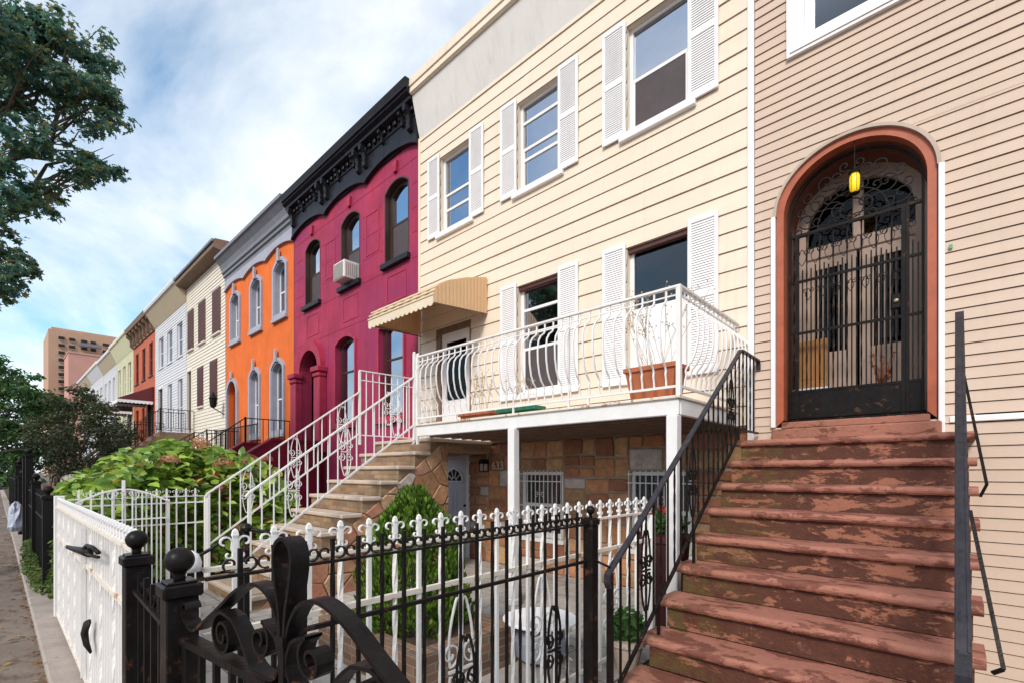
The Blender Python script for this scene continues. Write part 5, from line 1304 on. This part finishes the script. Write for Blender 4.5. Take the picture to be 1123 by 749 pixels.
for z in (5.12,5.98,6.5,7.0,7.5,8.0): 
    segs = [(RX0,RX1)]
    for o in rops:
        if o[2]-.15 < z < o[3]+o[4]+.1: segs = [q for s0,s1 in segs for q in (((s0,o[0]-.12),(o[1]+.12,s1)) if s0<o[0]<s1 else ((s0,s1),))]
    for s0,s1 in segs:
        if s1-s0 > .05: mb.bbox(s0,s1,YF-.006,YF-.001,z-.008,z+.008,.002)
for a,b_ in UW: mb.extr([((a+b_)/2-.055,7.98),((a+b_)/2+.055,7.98),((a+b_)/2+.08,8.20),((a+b_)/2-.08,8.20)],'y',YF-.06,YF-.001)
mb.build('raised_panels','red_light',wl_)
for i,(a,b_) in enumerate(UW):
    w_ = dh_window(rh,a+.03,b_-.03,6.12,7.83,YF,rise=.18,fm='brown',fw=.08,rec=.12,rails=(.5,),screen=True,curtain=None,gl='glass_mid',sill=('blk_cornice',.09,.12,.10))  # dark screen sheet added to paint gloom into the lower panes
    mb = MB(); mb.ring(arch(a-.005,b_+.005,6.1,7.66,.195),arch(a-.005,b_+.005,6.1,7.66,.195,inset=.03),YF-.006,YF+.118); mb.build('hood','brown',w_)
for a,b_ in LW:
    w_ = dh_window(rh,a+.03,b_-.03,2.77,4.87,YF,rise=.13,fm='brown',fw=.08,rec=.12,rails=(.62,),curtain=(.0,1,'curtain'),sill=('red_light',.09,.12,.1))
    mb = MB(); mb.ring(arch(a-.06,b_+.06,2.75,4.76,.20),arch(a-.06,b_+.06,2.75,4.76,.20,inset=.065),YF-.03,YF-.001); mb.build('hood','red_light',w_)
# arched doorway
mb = MB()
cxd = -12.83
for X in (-13.72,-12.28):
    mb.bbox(X,X+.34,YF-.20,YF-.002,2.1,4.05,.015); mb.bbox(X-.05,X+.39,YF-.27,YF-.002,4.18,4.32,.02); mb.bbox(X-.02,X+.36,YF-.23,YF-.002,4.05,4.18,.03); mb.bbox(X-.03,X+.37,YF-.23,YF-.002,2.1,2.35,.02)
outer = spz(cxd,4.32,.80,.80,0,PI,20); inner = spz(cxd,4.32,.55,.55,0,PI,20)
for k in range(20):
    A,B,D_,E_ = outer[k],outer[k+1],inner[k+1],inner[k]
    mb.mesh([(A[0],YF-.13,A[1]),(B[0],YF-.13,B[1]),(D_[0],YF-.10,D_[1]),(E_[0],YF-.10,E_[1]),(A[0],YF,A[1]),(B[0],YF,B[1]),(D_[0],YF,D_[1]),(E_[0],YF,E_[1])],[(0,1,2,3),(0,4,5,1),(3,2,6,7)])
ds = mb.build('door_surround','red_light',rh)
mb = MB(); mb.box(-13.42,-12.24,YF+.45,YF+.5,2.1,5.0); mb.bbox(-13.3,-12.86,YF+.40,YF+.449,2.15,4.2,.01); mb.bbox(-12.80,-12.34,YF+.40,YF+.449,2.15,4.2,.01); mb.build('double_door','blk',rh)
mb = MB()
pr_ = [(YF-.0,8.35),(YF-.04,8.35),(YF-.04,8.95),(YF-.24,9.0),(YF-.25,9.05),(YF-.33,9.10),(YF-.32,9.15),(YF-.36,9.17),(YF-.345,9.22),(YF-.39,9.33),(YF-.36,9.36),(YF+.1,9.37)]
mb.extr(pr_,'x',RX0-.02,RX1+.03); cn = mb.build('cornice','blk_cornice',rh)
mb = MB(); nb = 48; bot = lambda x: 8.20+.20*abs(math.sin(PI*(x-RX0)/(RX1-RX0)*3))**.7
for i in range(nb):
    xa = RX0+(RX1-RX0)*i/nb; xb = RX0+(RX1-RX0)*(i+1)/nb
    mb.extr([(xa,bot(xa)),(xb,bot(xb)),(xb,8.94),(xa,8.94)],'y',YF-.07,YF-.042 if False else YF-.001)
    mb.extr([(xa,bot(xa)),(xb,bot(xb)),(xb,bot(xb)+.05),(xa,bot(xa)+.05)],'y',YF-.10,YF-.0705)
mb.build('frieze','blk_cornice',cn)
def bracket(par, X, m, z1, z0, pj, w=.13, y=YF-.07):
    mb = MB(); h = z1-z0
    mb.extr([(y,z1),(y-pj,z1),(y-pj,z1-.08*h),(y-pj*.92,z1-.22*h),(y-pj*.6,z1-.36*h),(y-pj*.42,z1-.55*h),(y-pj*.5,z1-.75*h),(y-pj*.42,z1-.92*h),(y-pj*.15,z0),(y,z0)],'x',X-w/2,X+w/2)
    mb.extr([(y-pj*.75,z1-.12*h),(y-pj*1.04,z1-.12*h),(y-pj*1.0,z1-.26*h),(y-pj*.75,z1-.26*h)],'x',X-w*.35,X+w*.35)
    mb.build('bracket',m,par)
for i in range(4):
    X = RX0+.18+(RX1-RX0-.36)*i/3
    for dx in ((0,) if i in (0,3) else (-.15,.15)): bracket(cn,X+dx,'blk_cornice',8.97,8.50,.19,.11)
mb = MB()
for i in range(30):
    X = RX0+.1+(RX1-RX0-.2)*i/29; mb.bbox(X-.05,X+.05,YF-.15,YF-.072,8.86,8.945,.01)
mb.box(RX0+.05,RX1-.05,YF-.09,YF-.0715,8.79,8.93); mb.build('dentil_course','blk_cornice',cn)
for i in range(3):
    X = (UW[i][0]+UW[i][1])/2
    for dx in (-.38,.38): bracket(cn,X+dx,'blk_cornice',8.97,8.72,.15,.08)
# air conditioner
ac = thing('air_conditioner',(-10.73,5.5,6.12),'white window air conditioner in the middle upper window of the crimson house','air conditioner')
mb = MB(); mb.bbox(-10.98,-10.46,5.52,5.99,6.14,6.56,.02); mb.build('casing','acwhite',ac)
mb = MB()
for i in range(9): mb.bbox(-10.94,-10.50,5.508,5.519,6.17+i*.04,6.19+i*.04,.003)
for i in range(6): mb.bbox(-10.459,-10.45,5.56+i*.05,5.585+i*.05,6.20,6.50,.003)
mb.build('grille','acgrille',ac)
# maroon stoop
def solid_stoop(x0,x1,ztop,yland,m,label,cheek=None,cm=None,rise=.2,run=.28,nm='stoop'):
    t = thing(nm,((x0+x1)/2,yland,0),label,'stoop'); n = int(ztop/rise)
    mb = MB(); poly = [(YF-.02,0),(YF-.02,ztop)]
    poly += [(yland,ztop)]
    for k in range(n): poly += [(yland-run*k,ztop-rise*(k+1)),(yland-run*(k+1),ztop-rise*(k+1))]
    poly[-1] = (poly[-1][0], 0.0); 
    mb.extr(poly,'x',x0,x1); mb.build('steps',m,t)
    if cheek:
        for X in (x0-cheek-.003,x1+.003):
            mb = MB(); mb.extr([(YF-.22,0),(YF-.22,ztop+.26),(yland-.1,ztop+.26),(yland-.1-n*run,.45),(yland-.3-n*run,.45),(yland-.3-n*run,0)],'x',X,X+cheek); mb.build('cheek_wall',cm or m,t)
            mb = MB(); mb.sweep([(X+cheek/2,YF-.22,ztop+.285),(X+cheek/2,yland-.1,ztop+.285),(X+cheek/2,yland-.1-n*run,.475),(X+cheek/2,yland-.32-n*run,.475)],(1,0,0),cheek+.06,.05); mb.build('coping',cm or m,t)
    return t
solid_stoop(-13.75,-12.1,2.08,4.55,'maroon','maroon painted stoop with sloping side walls up to the crimson arched door',.22,'maroon')
def iron_rail(label, X, y0, z0, y1, z1, yl, m='black', group='black iron railings on the far stoops'):
    t = thing('stair_railing',(X,y0,0),label,'railing',group)
    mb = MB(); mb.sweep([(X,y0,z0),(X,y1,z1),(X,yl,z1)],(1,0,0),.04,.025); mb.sweep([(X,y0,z0-.72),(X,y1,z1-.78),(X,yl,z1-.78)],(1,0,0),.022,.022); mb.build('handrail',m,t)
    mb = MB(); n = 22
    for i in range(n+1):
        y = y0+(yl-y0)*i/n; z = z0+(z1-z0)*min(1,(y-y0)/(y1-y0)); mb.bar((X,y,z-.78),(X,y,z),.016)
    mb.bar((X,y0,0.0),(X,y0,z0+.04),.04); mb.bar((X,y1,z1-.9),(X,y1,z1+.03),.035); o = mb.build('baluster_row',m,t); o['kind']='part'
    del o['kind']; return t
iron_rail('black iron railing between the crimson and orange houses',-14.12,2.6,1.5,4.6,3.06,5.78)

# ================================================================== ORANGE HOUSE
oh = thing('orange_house',(-16.9,YF,0),'bright orange stucco house with blue-grey window hoods and a grey cornice','house')
OX0,OX1 = -19.88,-13.95
OU = [(-19.25,-18.40),(-17.25,-16.40),(-15.30,-14.45)]; OL = [(-17.35,-16.55),(-15.50,-14.65)]
oops = [(a,b_,6.22,7.70,.18) for a,b_ in OU]+[(a,b_,2.75,4.72,.20) for a,b_ in OL]+[(-19.62,-18.65,2.1,4.35,.48)]
mb = MB(); wall(mb,OX0,OX1,0,8.9,YF,oops,.27); mb.face([(OX0,YF,9.2),(OX1,YF,9.2),(OX1,14,9.2),(OX0,14,9.2)]); mb.face([(OX0,14,0),(OX1,14,0),(OX1,14,9.2),(OX0,14,9.2)]); mb.build('wall','orange',oh)
for i,(o) in enumerate(oops[:5]):
    a,b_,z0,zs,rz = o
    w_ = dh_window(oh,a,b_,z0,zs+rz,YF,rise=rz,fm='white',fw=.06,rec=.13,rails=(.5,),curtain=(0,.45,'curtain') if i%2 else None,sill=('greyblue',.12,.11,.10))
    mb = MB(); mb.ring(arch(a-.11,b_+.11,z0,zs+.04,rz+.09),arch(a-.11,b_+.11,z0,zs+.04,rz+.09,inset=.11),YF-.06,YF+.0); mb.ring(arch(a,b_,z0,zs,rz),arch(a,b_,z0,zs,rz,inset=.03),YF-.03,YF+.128)
    cx = (a+b_)/2; mb.extr([(cx-.08,zs+rz),(cx+.08,zs+rz),(cx+.06,zs+rz+.34),(cx,zs+rz+.40),(cx-.06,zs+rz+.34)],'y',YF-.11,YF-.061); mb.build('hood','greyblue',w_)
mb = MB(); mb.ring(arch(-19.74,-18.53,2.1,4.38,.60),arch(-19.74,-18.53,2.1,4.38,.60,inset=.12),YF-.07,YF-.001); cx=-19.135; mb.extr([(cx-.08,4.95),(cx+.08,4.95),(cx+.05,5.22),(cx-.05,5.22)],'y',YF-.1,YF-.071); mb.build('door_surround','greyblue',oh)
mb = MB(); mb.extr(arch(-19.6,-18.67,2.1,4.35,.47),'y',YF+.16,YF+.2); mb.bbox(-19.5,-19.17,YF+.14,YF+.159,2.3,3.9,.01); mb.bbox(-19.1,-18.77,YF+.14,YF+.159,2.3,3.9,.01); mb.build('arched_door',mat('russet_door',(.20,.035,.012),.5),oh)
mb = MB(); pr_ = [(YF,8.55),(YF-.04,8.55),(YF-.05,8.72),(YF-.10,8.76),(YF-.10,8.84),(YF-.15,8.88),(YF-.16,8.98),(YF-.22,9.12),(YF-.34,9.28),(YF-.40,9.32),(YF-.40,9.42),(YF+.1,9.44)]
mb.extr(pr_,'x',OX0-.02,OX1+.0); cn = mb.build('cornice','grey_cornice',oh)
mb = MB(); nb = 48; bo = lambda x: 8.20+.16*abs(math.sin(PI*(x-OX0)/(OX1-OX0)*3))**.8
for i in range(nb):
    xa = OX0+(OX1-OX0)*i/nb; xb = OX0+(OX1-OX0)*(i+1)/nb; mb.extr([(xa,bo(xa)),(xb,bo(xb)),(xb,8.6),(xa,8.6)],'y',YF-.055,YF-.001)
    mb.extr([(xa,bo(xa)),(xb,bo(xb)),(xb,bo(xb)+.06),(xa,bo(xa)+.06)],'y',YF-.085,YF-.056)
mb.build('frieze','greyblue',cn)
solid_stoop(-19.9,-18.5,2.05,4.75,'brown_soft','brown stoop with iron rails up to the orange house door')
iron_rail('black iron railing on the near side of the orange house stoop',-18.35,2.7,1.5,4.8,3.0,5.78)
iron_rail('black iron railing on the far side of the orange house stoop',-19.85,2.7,1.5,4.8,3.0,5.78)
t = thing('yard_railing',(-16.3,4.9,2.1),'black iron railing in front of the lower orange house windows','railing')
mb = MB(); mb.box(-18.3,-14.3,4.9,5.8,.0,2.05); mb.build('terrace','brown_soft',t)
mb = MB()
for z in (2.95,2.12): mb.bar((-18.25,5.0,z),(-14.35,5.0,z),.03)
for i in range(34): mb.bar((-18.25+3.9*i/33,5.0,2.06),(-18.25+3.9*i/33,5.0,2.95),.014)
mb.build('rails','black',t)
# carriage lamp at the boundary
cl_ = thing('wall_lantern',(-19.98,5.7,3.9),'black carriage lamp on the corner between the orange and cream-white houses','lantern')
mb = MB(); mb.lathe((-20.05,5.45,3.95),[(.03,0),(.10,.06),(.13,.34),(.15,.36),(.06,.50),(.02,.60)],10); mb.bar((-20.05,5.45,3.95),(-20.05,YF-.02,3.75),.03); mb.build('lamp_body','blk',cl_)

# ================================================================== FARTHER HOUSES
def row_house(name,label,x0,x1,wallm,ztop,ups,lows,door,cor,zu,zl,zd,frame='white',lapped=True,cover=None,extra=None,shade=None):
    h = thing(name,((x0+x1)/2,YF,0),label,'house'); ops = [(a,b_,zu[0],zu[1],0) for a,b_ in ups]+[(a,b_,zl[0],zl[1],0) for a,b_ in lows]+([(door[0],door[1],zd[0],zd[1],0)] if door else [])
    mb = MB()
    if lapped:
        lap(mb,x0,x1,0,ztop,YF,.13,.018,ops,.002)
        for (a,b_,c_,d_,_) in ops:
            for q in (((a,c_),(a,d_)),((a,d_),(b_,d_)),((b_,d_),(b_,c_)),((b_,c_),(a,c_))): (p,r_),(s_,u_) = q; mb.face([(p,YF,r_),(s_,YF,u_),(s_,YF+.12,u_),(p,YF+.12,r_)])
    else: wall(mb,x0,x1,0,ztop,YF,ops,.14)
    mb.face([(x0,YF,ztop),(x1,YF,ztop),(x1,14,ztop),(x0,14,ztop)]); mb.face([(x0,14,0),(x1,14,0),(x1,14,ztop),(x0,14,ztop)]); mb.face([(x0,YF,0),(x0,14,0),(x0,14,ztop),(x0,YF,ztop)]); mb.face([(x1,YF,0),(x1,14,0),(x1,14,ztop),(x1,YF,ztop)])
    mb.build('wall',wallm,h)
    for (a,b_,c_,d_,_) in ops[:len(ups)+len(lows)]:
        if cover:
            mb = MB(); mb.bbox(a-.04,b_+.04,YF-.05,YF+.10,c_-.03,d_+.03,.01); 
            w_ = mb.build('window',cover,h)
            mb = MB(); n = 7
            for i in range(n): xx = a+(b_-a)*(i+.5)/n; mb.bbox(xx-.03,xx+.03,YF-.06,YF-.051,c_+.05,d_-.05,.003)
            mb.build('slats',cover,w_); mb = MB(); mb.bbox(a-.08,b_+.08,YF-.10,YF-.0,c_-.10,c_-.032,.01); mb.build('sill',frame,w_)
        else: dh_window(h,a,b_,c_,d_,YF,fm=frame,fw=.06,rec=.06,rails=(.5,),curtain=(.3,1,'curtain') if R.random()<.4 else None,sill=(frame,.06,.08,.06))
    if door:
        a,b_ = door; mb = MB(); mb.bbox(a+.03,b_-.03,YF+.08,YF+.12,zd[0],zd[1]-.02,.01); d_ = mb.build('door',extra or 'brown',h)
        mb = MB(); mb.ring([(a-.08,zd[0]),(b_+.08,zd[0]),(b_+.08,zd[1]+.08),(a-.08,zd[1]+.08)],[(a+.02,zd[0]+.01),(b_-.02,zd[0]+.01),(b_-.02,zd[1]-.02),(a+.02,zd[1]-.02)],YF-.03,YF+.06); mb.build('door_frame',frame,h)
    kind, cm, z0, z1, pj = cor
    mb = MB()
    if kind == 'slope':
        mb.extr([(YF,z0),(YF-.03,z0),(YF-pj,z1-.22),(YF+.1,z1-.22)],'x',x0,x1); mb.build('frieze',cm,h)
        mb = MB(); mb.extr([(YF+.1,z1-.215),(YF-pj-.05,z1-.215),(YF-pj-.08,z1-.12),(YF-pj-.06,z1),(YF+.1,z1+.02)],'x',x0-.01,x1+.01); mb.build('gutter',frame,h)
    elif kind == 'eave':
        mb.extr([(YF+.1,z0),(YF-.03,z0),(YF-pj,z0+.06),(YF-pj-.04,z0+.10),(YF-pj-.04,z1-.05),(YF-pj,z1),(YF+.1,z1+.05)],'x',x0-.05,x1+.05); c0 = mb.build('eave',cm,h)
        mb = MB(); mb.bbox(x0-.06,x1+.06,YF-pj-.11,YF-pj-.042,z1-.14,z1-.02,.02); mb.build('gutter','grey_cornice',c0)
    else:
        mb.extr([(YF,z0),(YF-.06,z0),(YF-.06,z1-.35),(YF-pj,z1-.25),(YF-pj-.05,z1),(YF+.1,z1+.02)],'x',x0-.02,x1+.02); c0 = mb.build('cornice',cm,h)
        for i in range(7): bracket(c0,x0+.15+(x1-x0-.3)*i/6,cm,z1-.3,z0+.02,pj*.8,.16,YF-.06)
    return h
row_house('pale_cream_house','pale cream clapboard house with brown covered windows and a deep brown eave',-25.28,-19.92,'pale_cream',9.75,[(-24.95,-24.15),(-23.30,-22.45),(-21.40,-20.52)],[(-23.45,-22.75),(-21.72,-20.92)],(-25.15,-24.45),('eave','brown_soft',9.72,10.12,.38),(6.95,8.6),(4.35,5.95),(3.3,6.05),frame='pale_cream',cover='shut_brown')
row_house('white_clapboard_house','white clapboard house with a sloping tan frieze beside the brown-eaved one',-31.45,-25.32,'pale_white',9.4,[(-30.6,-29.6),(-28.8,-27.8),(-26.9,-25.95)],[(-28.7,-27.9),(-26.75,-25.95)],(-30.7,-29.7),('slope','tan_frieze',9.2,10.15,.45),(6.95,8.5),(3.3,5.9),(3.2,5.9),frame='pale_white')
row_house('orange_brick_house','orange brick house with a dark bracketed cornice and a maroon door awning',-37.35,-31.48,'brick_orange',9.9,[(-36.8,-35.9),(-34.9,-34.0),(-33.0,-32.1)],[(-36.8,-35.9),(-35.0,-34.2)],(-33.2,-32.2),('bracket','brown_soft',9.15,10.2,.42),(6.9,8.7),(3.0,5.3),(2.9,5.3),frame='brown',lapped=False)
row_house('pale_green_house','pale yellow-green house with a dark door canopy, beyond the orange brick one',-43.4,-37.38,'pale_green',9.4,[(-42.8,-41.9),(-41.0,-40.1),(-39.2,-38.2)],[(-42.8,-41.9),(-41.0,-40.1)],(-39.0,-38.0),('slope','pale_green',9.2,10.3,.4),(6.6,8.6),(3.1,5.3),(2.9,5.3),frame='pale_cream')
row_house('white_house','white house with a tan sloping frieze and narrow windows, two beyond the brick one',-49.5,-43.45,'pale_white',9.4,[(-48.8,-48.0),(-46.9,-46.1),(-45.0,-44.2)],[(-48.8,-48.0),(-46.9,-46.1)],(-45.2,-44.2),('slope','tan_frieze',9.2,10.2,.4),(6.6,8.4),(3.1,5.2),(2.9,5.2),frame='pale_white')
row_house('far_white_house','far pale house whose shuttered dark windows show above the trees',-56,-49.55,'pale_white',9.6,[(-55.2,-54.2),(-53.2,-52.2),(-51.2,-50.2)],[(-55.2,-54.2),(-53.2,-52.2)],(-51.2,-50.2),('slope','pale_white',9.3,10.3,.4),(6.6,8.4),(3.1,5.2),(2.9,5.2),frame='pale_cream')
row_house('farthest_house','farthest pale house of the row, mostly behind the trees',-63,-56.05,'pale_white',9.6,[(-62.2,-61.2),(-60.2,-59.2),(-58.2,-57.2)],[(-62.2,-61.2)],(-58.2,-57.2),('slope','tan_frieze',9.3,10.3,.4),(6.6,8.4),(3.1,5.2),(2.9,5.2),frame='pale_white')
def canopy(label,x0,x1,y0,zb,zt,m):
    t = thing('door_canopy',((x0+x1)/2,y0,zb),label,'awning'); mb = MB(); mb.extr([(YF-.03,zt),(YF-.03,zt-.04),(y0+.02,zb),(y0,zb),(y0,zb+.08)],'x',x0,x1); mb.build('canopy_cloth',m,t)
    for X in (x0,x1): mb = MB(); mb.extr([(YF-.03,zt-.02),(YF-.03,zb),(y0,zb),(y0,zb+.06)],'x',X-.012,X+.012); mb.build('side_panel',m,t)
    mb = MB(); n = 12
    for i in range(n):
        xa = x0+(x1-x0)*i/n; xb = x0+(x1-x0)*(i+1)/n; mb.extr([(xa,zb+.05),(xb,zb+.05),(xb,zb-.12),((xa+xb)/2,zb-.17),(xa,zb-.12)],'y',y0-.016,y0-.004)
    n = 9
    for X in (x0-.02,x1+.02):
        for i in range(n):
            ya = y0+(YF-.05-y0)*i/n; yb = y0+(YF-.05-y0)*(i+1)/n; mb.extr([(ya,zb+.03),(yb,zb+.03),(yb,zb-.1),((ya+yb)/2,zb-.15),(ya,zb-.1)],'x',X-.008,X+.008)
    mb.build('white_valance','white',t)
canopy('maroon door awning with a white scalloped edge on the orange brick house',-33.6,-31.75,4.3,5.35,6.2,'maroon_awn')
canopy('black door awning with a white edge beyond the maroon one',-39.4,-37.6,4.4,5.3,5.95,'blk')
for (x0,x1,zt,nm) in ((-25.2,-24.0,3.25,'cream-white clapboard house'),(-30.9,-29.4,3.1,'white clapboard house'),(-33.7,-31.8,2.85,'orange brick house'),(-39.4,-37.6,2.85,'pale green house')):
    solid_stoop(x0,x1,zt,4.6,'brown_soft','brown stone stoop in front of the '+nm,None,None)
    iron_rail('iron railing on the near side of the stoop of the '+nm,x1+.05,2.2 if zt<3 else 1.8,1.3,4.6,zt+.95,5.78)
    iron_rail('iron railing on the far side of the stoop of the '+nm,x0-.05,2.2 if zt<3 else 1.8,1.3,4.6,zt+.95,5.78)
t = thing('areaway_fence',(-22,4.2,0),'iron fence over the basement windows of the pale cream house','fence')
mb = MB()
for z in (2.6,1.75): mb.bar((-23.9,4.2,z),(-20.1,4.2,z),.03)
for i in range(30): mb.bar((-23.9+3.8*i/29,4.2,1.7),(-23.9+3.8*i/29,4.2,2.6),.016)
mb.build('rails','black',t); mb = MB(); mb.box(-23.95,-20.05,4.1,4.4,0,1.7); mb.build('low_wall','brown_soft',t)
# basement window shadows of cream house
ow = MB(); 
# apartment tower far away
tw = thing('apartment_tower',(-270,25,0),'tall brown brick apartment block far beyond the end of the row','building')
mb = MB(); mb.box(-300,-270,14.6,70,-.2,59.5); mb.box(-299,-271,15.5,69,59.5,60.6); tb = mb.build('wall','tower',tw)
mb = MB()
mw = [];
for fl in range(20):
    z = 57-2.95*fl
    for (a,b_) in ((17.6,19.4),(20.8,22.6),(24.5,26.4),(27.5,29.2),(31.5,33.5),(36,38)): mw.append((a,b_,z))
n_made = 0
for (a,b_,z) in mw:
    if z < 20 or n_made >= 72: continue
    m1 = MB(); m1.box(-269.9,-269.6,a,b_,z-1.4,z); w_ = m1.build('window','dark_room',tw); m1 = MB(); m1.box(-269.58,-269.4,a,b_,z-1.6,z-1.41); m1.build('sill','slab',w_); n_made += 1
m1 = MB(); m1.box(-269.5,-268.2,23.8,31,54.2,54.5); m1.box(-268.4,-268.2,23.8,31,54.5,55.5); m1.build('balcony','grey_cornice',tw)
tw2 = thing('brick_block',(-240,25,0),'plain pink brick block in front of the brown apartment tower','building')
mb = MB(); mb.box(-256,-240,18.3,60,-.2,45.5); mb.box(-256.2,-239.8,18.1,60.2,45.5,46.1); mb.build('wall','tower2',tw2)
for i in range(4): m1 = MB(); m1.box(-239.9,-239.7,44,46,40-6*i,42-6*i); m1.build('window','dark_room',tw2)

# ================================================================== LEFT STREET EDGE
nf = fence('iron_fence','black iron fence of the crimson house yard along the sidewalk',(-8.6,.46,0),(-13.6,.46,0),[1.25,.95,.15],1.33,.13,'blk',pick=.02,fin='curl',fs=1.1,thick=.03,twist=0)
for X,z in ((-8.55,1.3),(-11.2,1.45),(-13.6,1.95)): post(nf,X,.46,0,z,.11,'blk',ball=.05)
nf2 = fence('iron_fence','black iron fence farther along the sidewalk, before the orange house',(-14.2,.46,0),(-19.6,.46,0),[1.35,1.0,.15],1.45,.15,'blk',pick=.022,fin=None,thick=.035,twist=0)
for X,z in ((-14.15,1.95),(-17,1.5),(-19.7,1.8)): post(nf2,X,.46,0,z,.16,'blk',ball=.06)
nf3 = fence('iron_fence','distant dark iron fence at the far left of the sidewalk',(-20.2,.46,0),(-34,.46,0),[1.35,.2],1.45,.2,'blk',pick=.025,fin=None,thick=.04,twist=0)
# plastic bag tied to the fence
bg_ = MB(); V=[]; 
rb = random.Random(3)
prof = [(.02,.62),(.05,.56),(.075,.48),(.085,.36),(.10,.22),(.11,.08),(.06,.0)]
bg_.lathe((-14.6,.30,.35),[(r_*1.3,z) for r_,z in prof[::-1]],14); bg_.v = [(x+rb.uniform(-.025,.025),y+rb.uniform(-.02,.02),z+rb.uniform(-.02,.02)) for x,y,z in bg_.v]
tag(bg_.build('plastic_bag','bag',base=(-14.6,.3,.35)),'crumpled bluish white plastic bag hanging on the black fence','bag')
# weeds
wd = thing('ground_ivy',(-9.5,.4,.0),'green weeds spilling over the kerb beside the black fence','plant')
r5 = random.Random(9); mb = MB(); leaf_cloud(mb,[(-8.2,.52,.22,.6,.12,.2),(-8.0,.55,.55,.35,.12,.35),(-9.2,.42,.12,.9,.13,.13),(-10.5,.40,.15,.8,.14,.18),(-12,.42,.2,.9,.12,.2),(-8.6,.6,.8,.5,.1,.3)],2600,.07,[(.07,.14,.02),(.10,.17,.03),(.045,.09,.02),(.16,.18,.04)],rs=r5,up=1); mb.build('foliage','leaf',wd)
# white and mauve blooms behind the fence post
wh = thing('flower_clump',(-10.2,.9,.0),'pale white and mauve flower clump just behind the white fence post','flowers')
mb = MB(); limb(mb,[(-10.2,.95,0),(-10.2,.95,1.45)],.02,.01); limb(mb,[(-10.1,1.1,0),(-10.0,1.15,1.45)],.02,.01); mb.build('stem','bark',wh)
flower_head(wh,(-10.2,.82,1.46),.13,(.60,.58,.50),90); flower_head(wh,(-10.0,1.02,1.44),.12,(.20,.05,.12),91)
# fallen leaves
r6 = random.Random(12); mb = MB()
for i in range(900):
    x = -3-r6.random()**1.3*14; y = r6.uniform(-1.2,.26) if r6.random()<.8 else r6.uniform(.2,.3); p = Vector((x,y,.008+r6.random()*.012)); one_leaf(mb,p,Vector((r6.uniform(-.3,.3),r6.uniform(-.3,.3),1)).normalized(),r6.uniform(.03,.075),r6,'oval'); q = r6.choice([(.30,.14,.05),(.22,.09,.03),(.40,.25,.08),(.16,.07,.03)]); mb.c[-1]=mb.c[-2]=q
for i in range(260):
    p = Vector((r6.uniform(-7,-2.1),r6.uniform(.6,4.5),.035)); one_leaf(mb,p,Vector((r6.uniform(-.3,.3),r6.uniform(-.3,.3),1)).normalized(),r6.uniform(.03,.06),r6,'oval'); mb.c[-1]=mb.c[-2]=r6.choice([(.30,.16,.06),(.2,.1,.04)])
tag(mb.build('fallen_leaves','leaf'),kind='stuff',label='dry brown leaves scattered on the sidewalk and paving',cat='leaves')
# dry weeds between the two fences
mb = MB(); r7 = random.Random(15)
for i in range(160):
    b_ = Vector((-1.93+r7.uniform(-.08,.08) if i%2 else -2.3+r7.uniform(-.25,.15),r7.uniform(.6,1.6),.02)); d_ = Vector((r7.uniform(-.4,.4),r7.uniform(-.4,.4),1)).normalized(); p = [b_]
    for k in range(5): d_ = (d_+Vector((r7.uniform(-.3,.3),r7.uniform(-.3,.3),0))).normalized(); p.append(p[-1]+d_*r7.uniform(.04,.11))
    mb.sweep(p,(1,0,0),.004,.003,3)
tag(mb.build('dry_weeds','twig'),kind='stuff',label='thin dry weed stalks between the two fences',cat='weeds')

scene.render.engine = 'CYCLES'
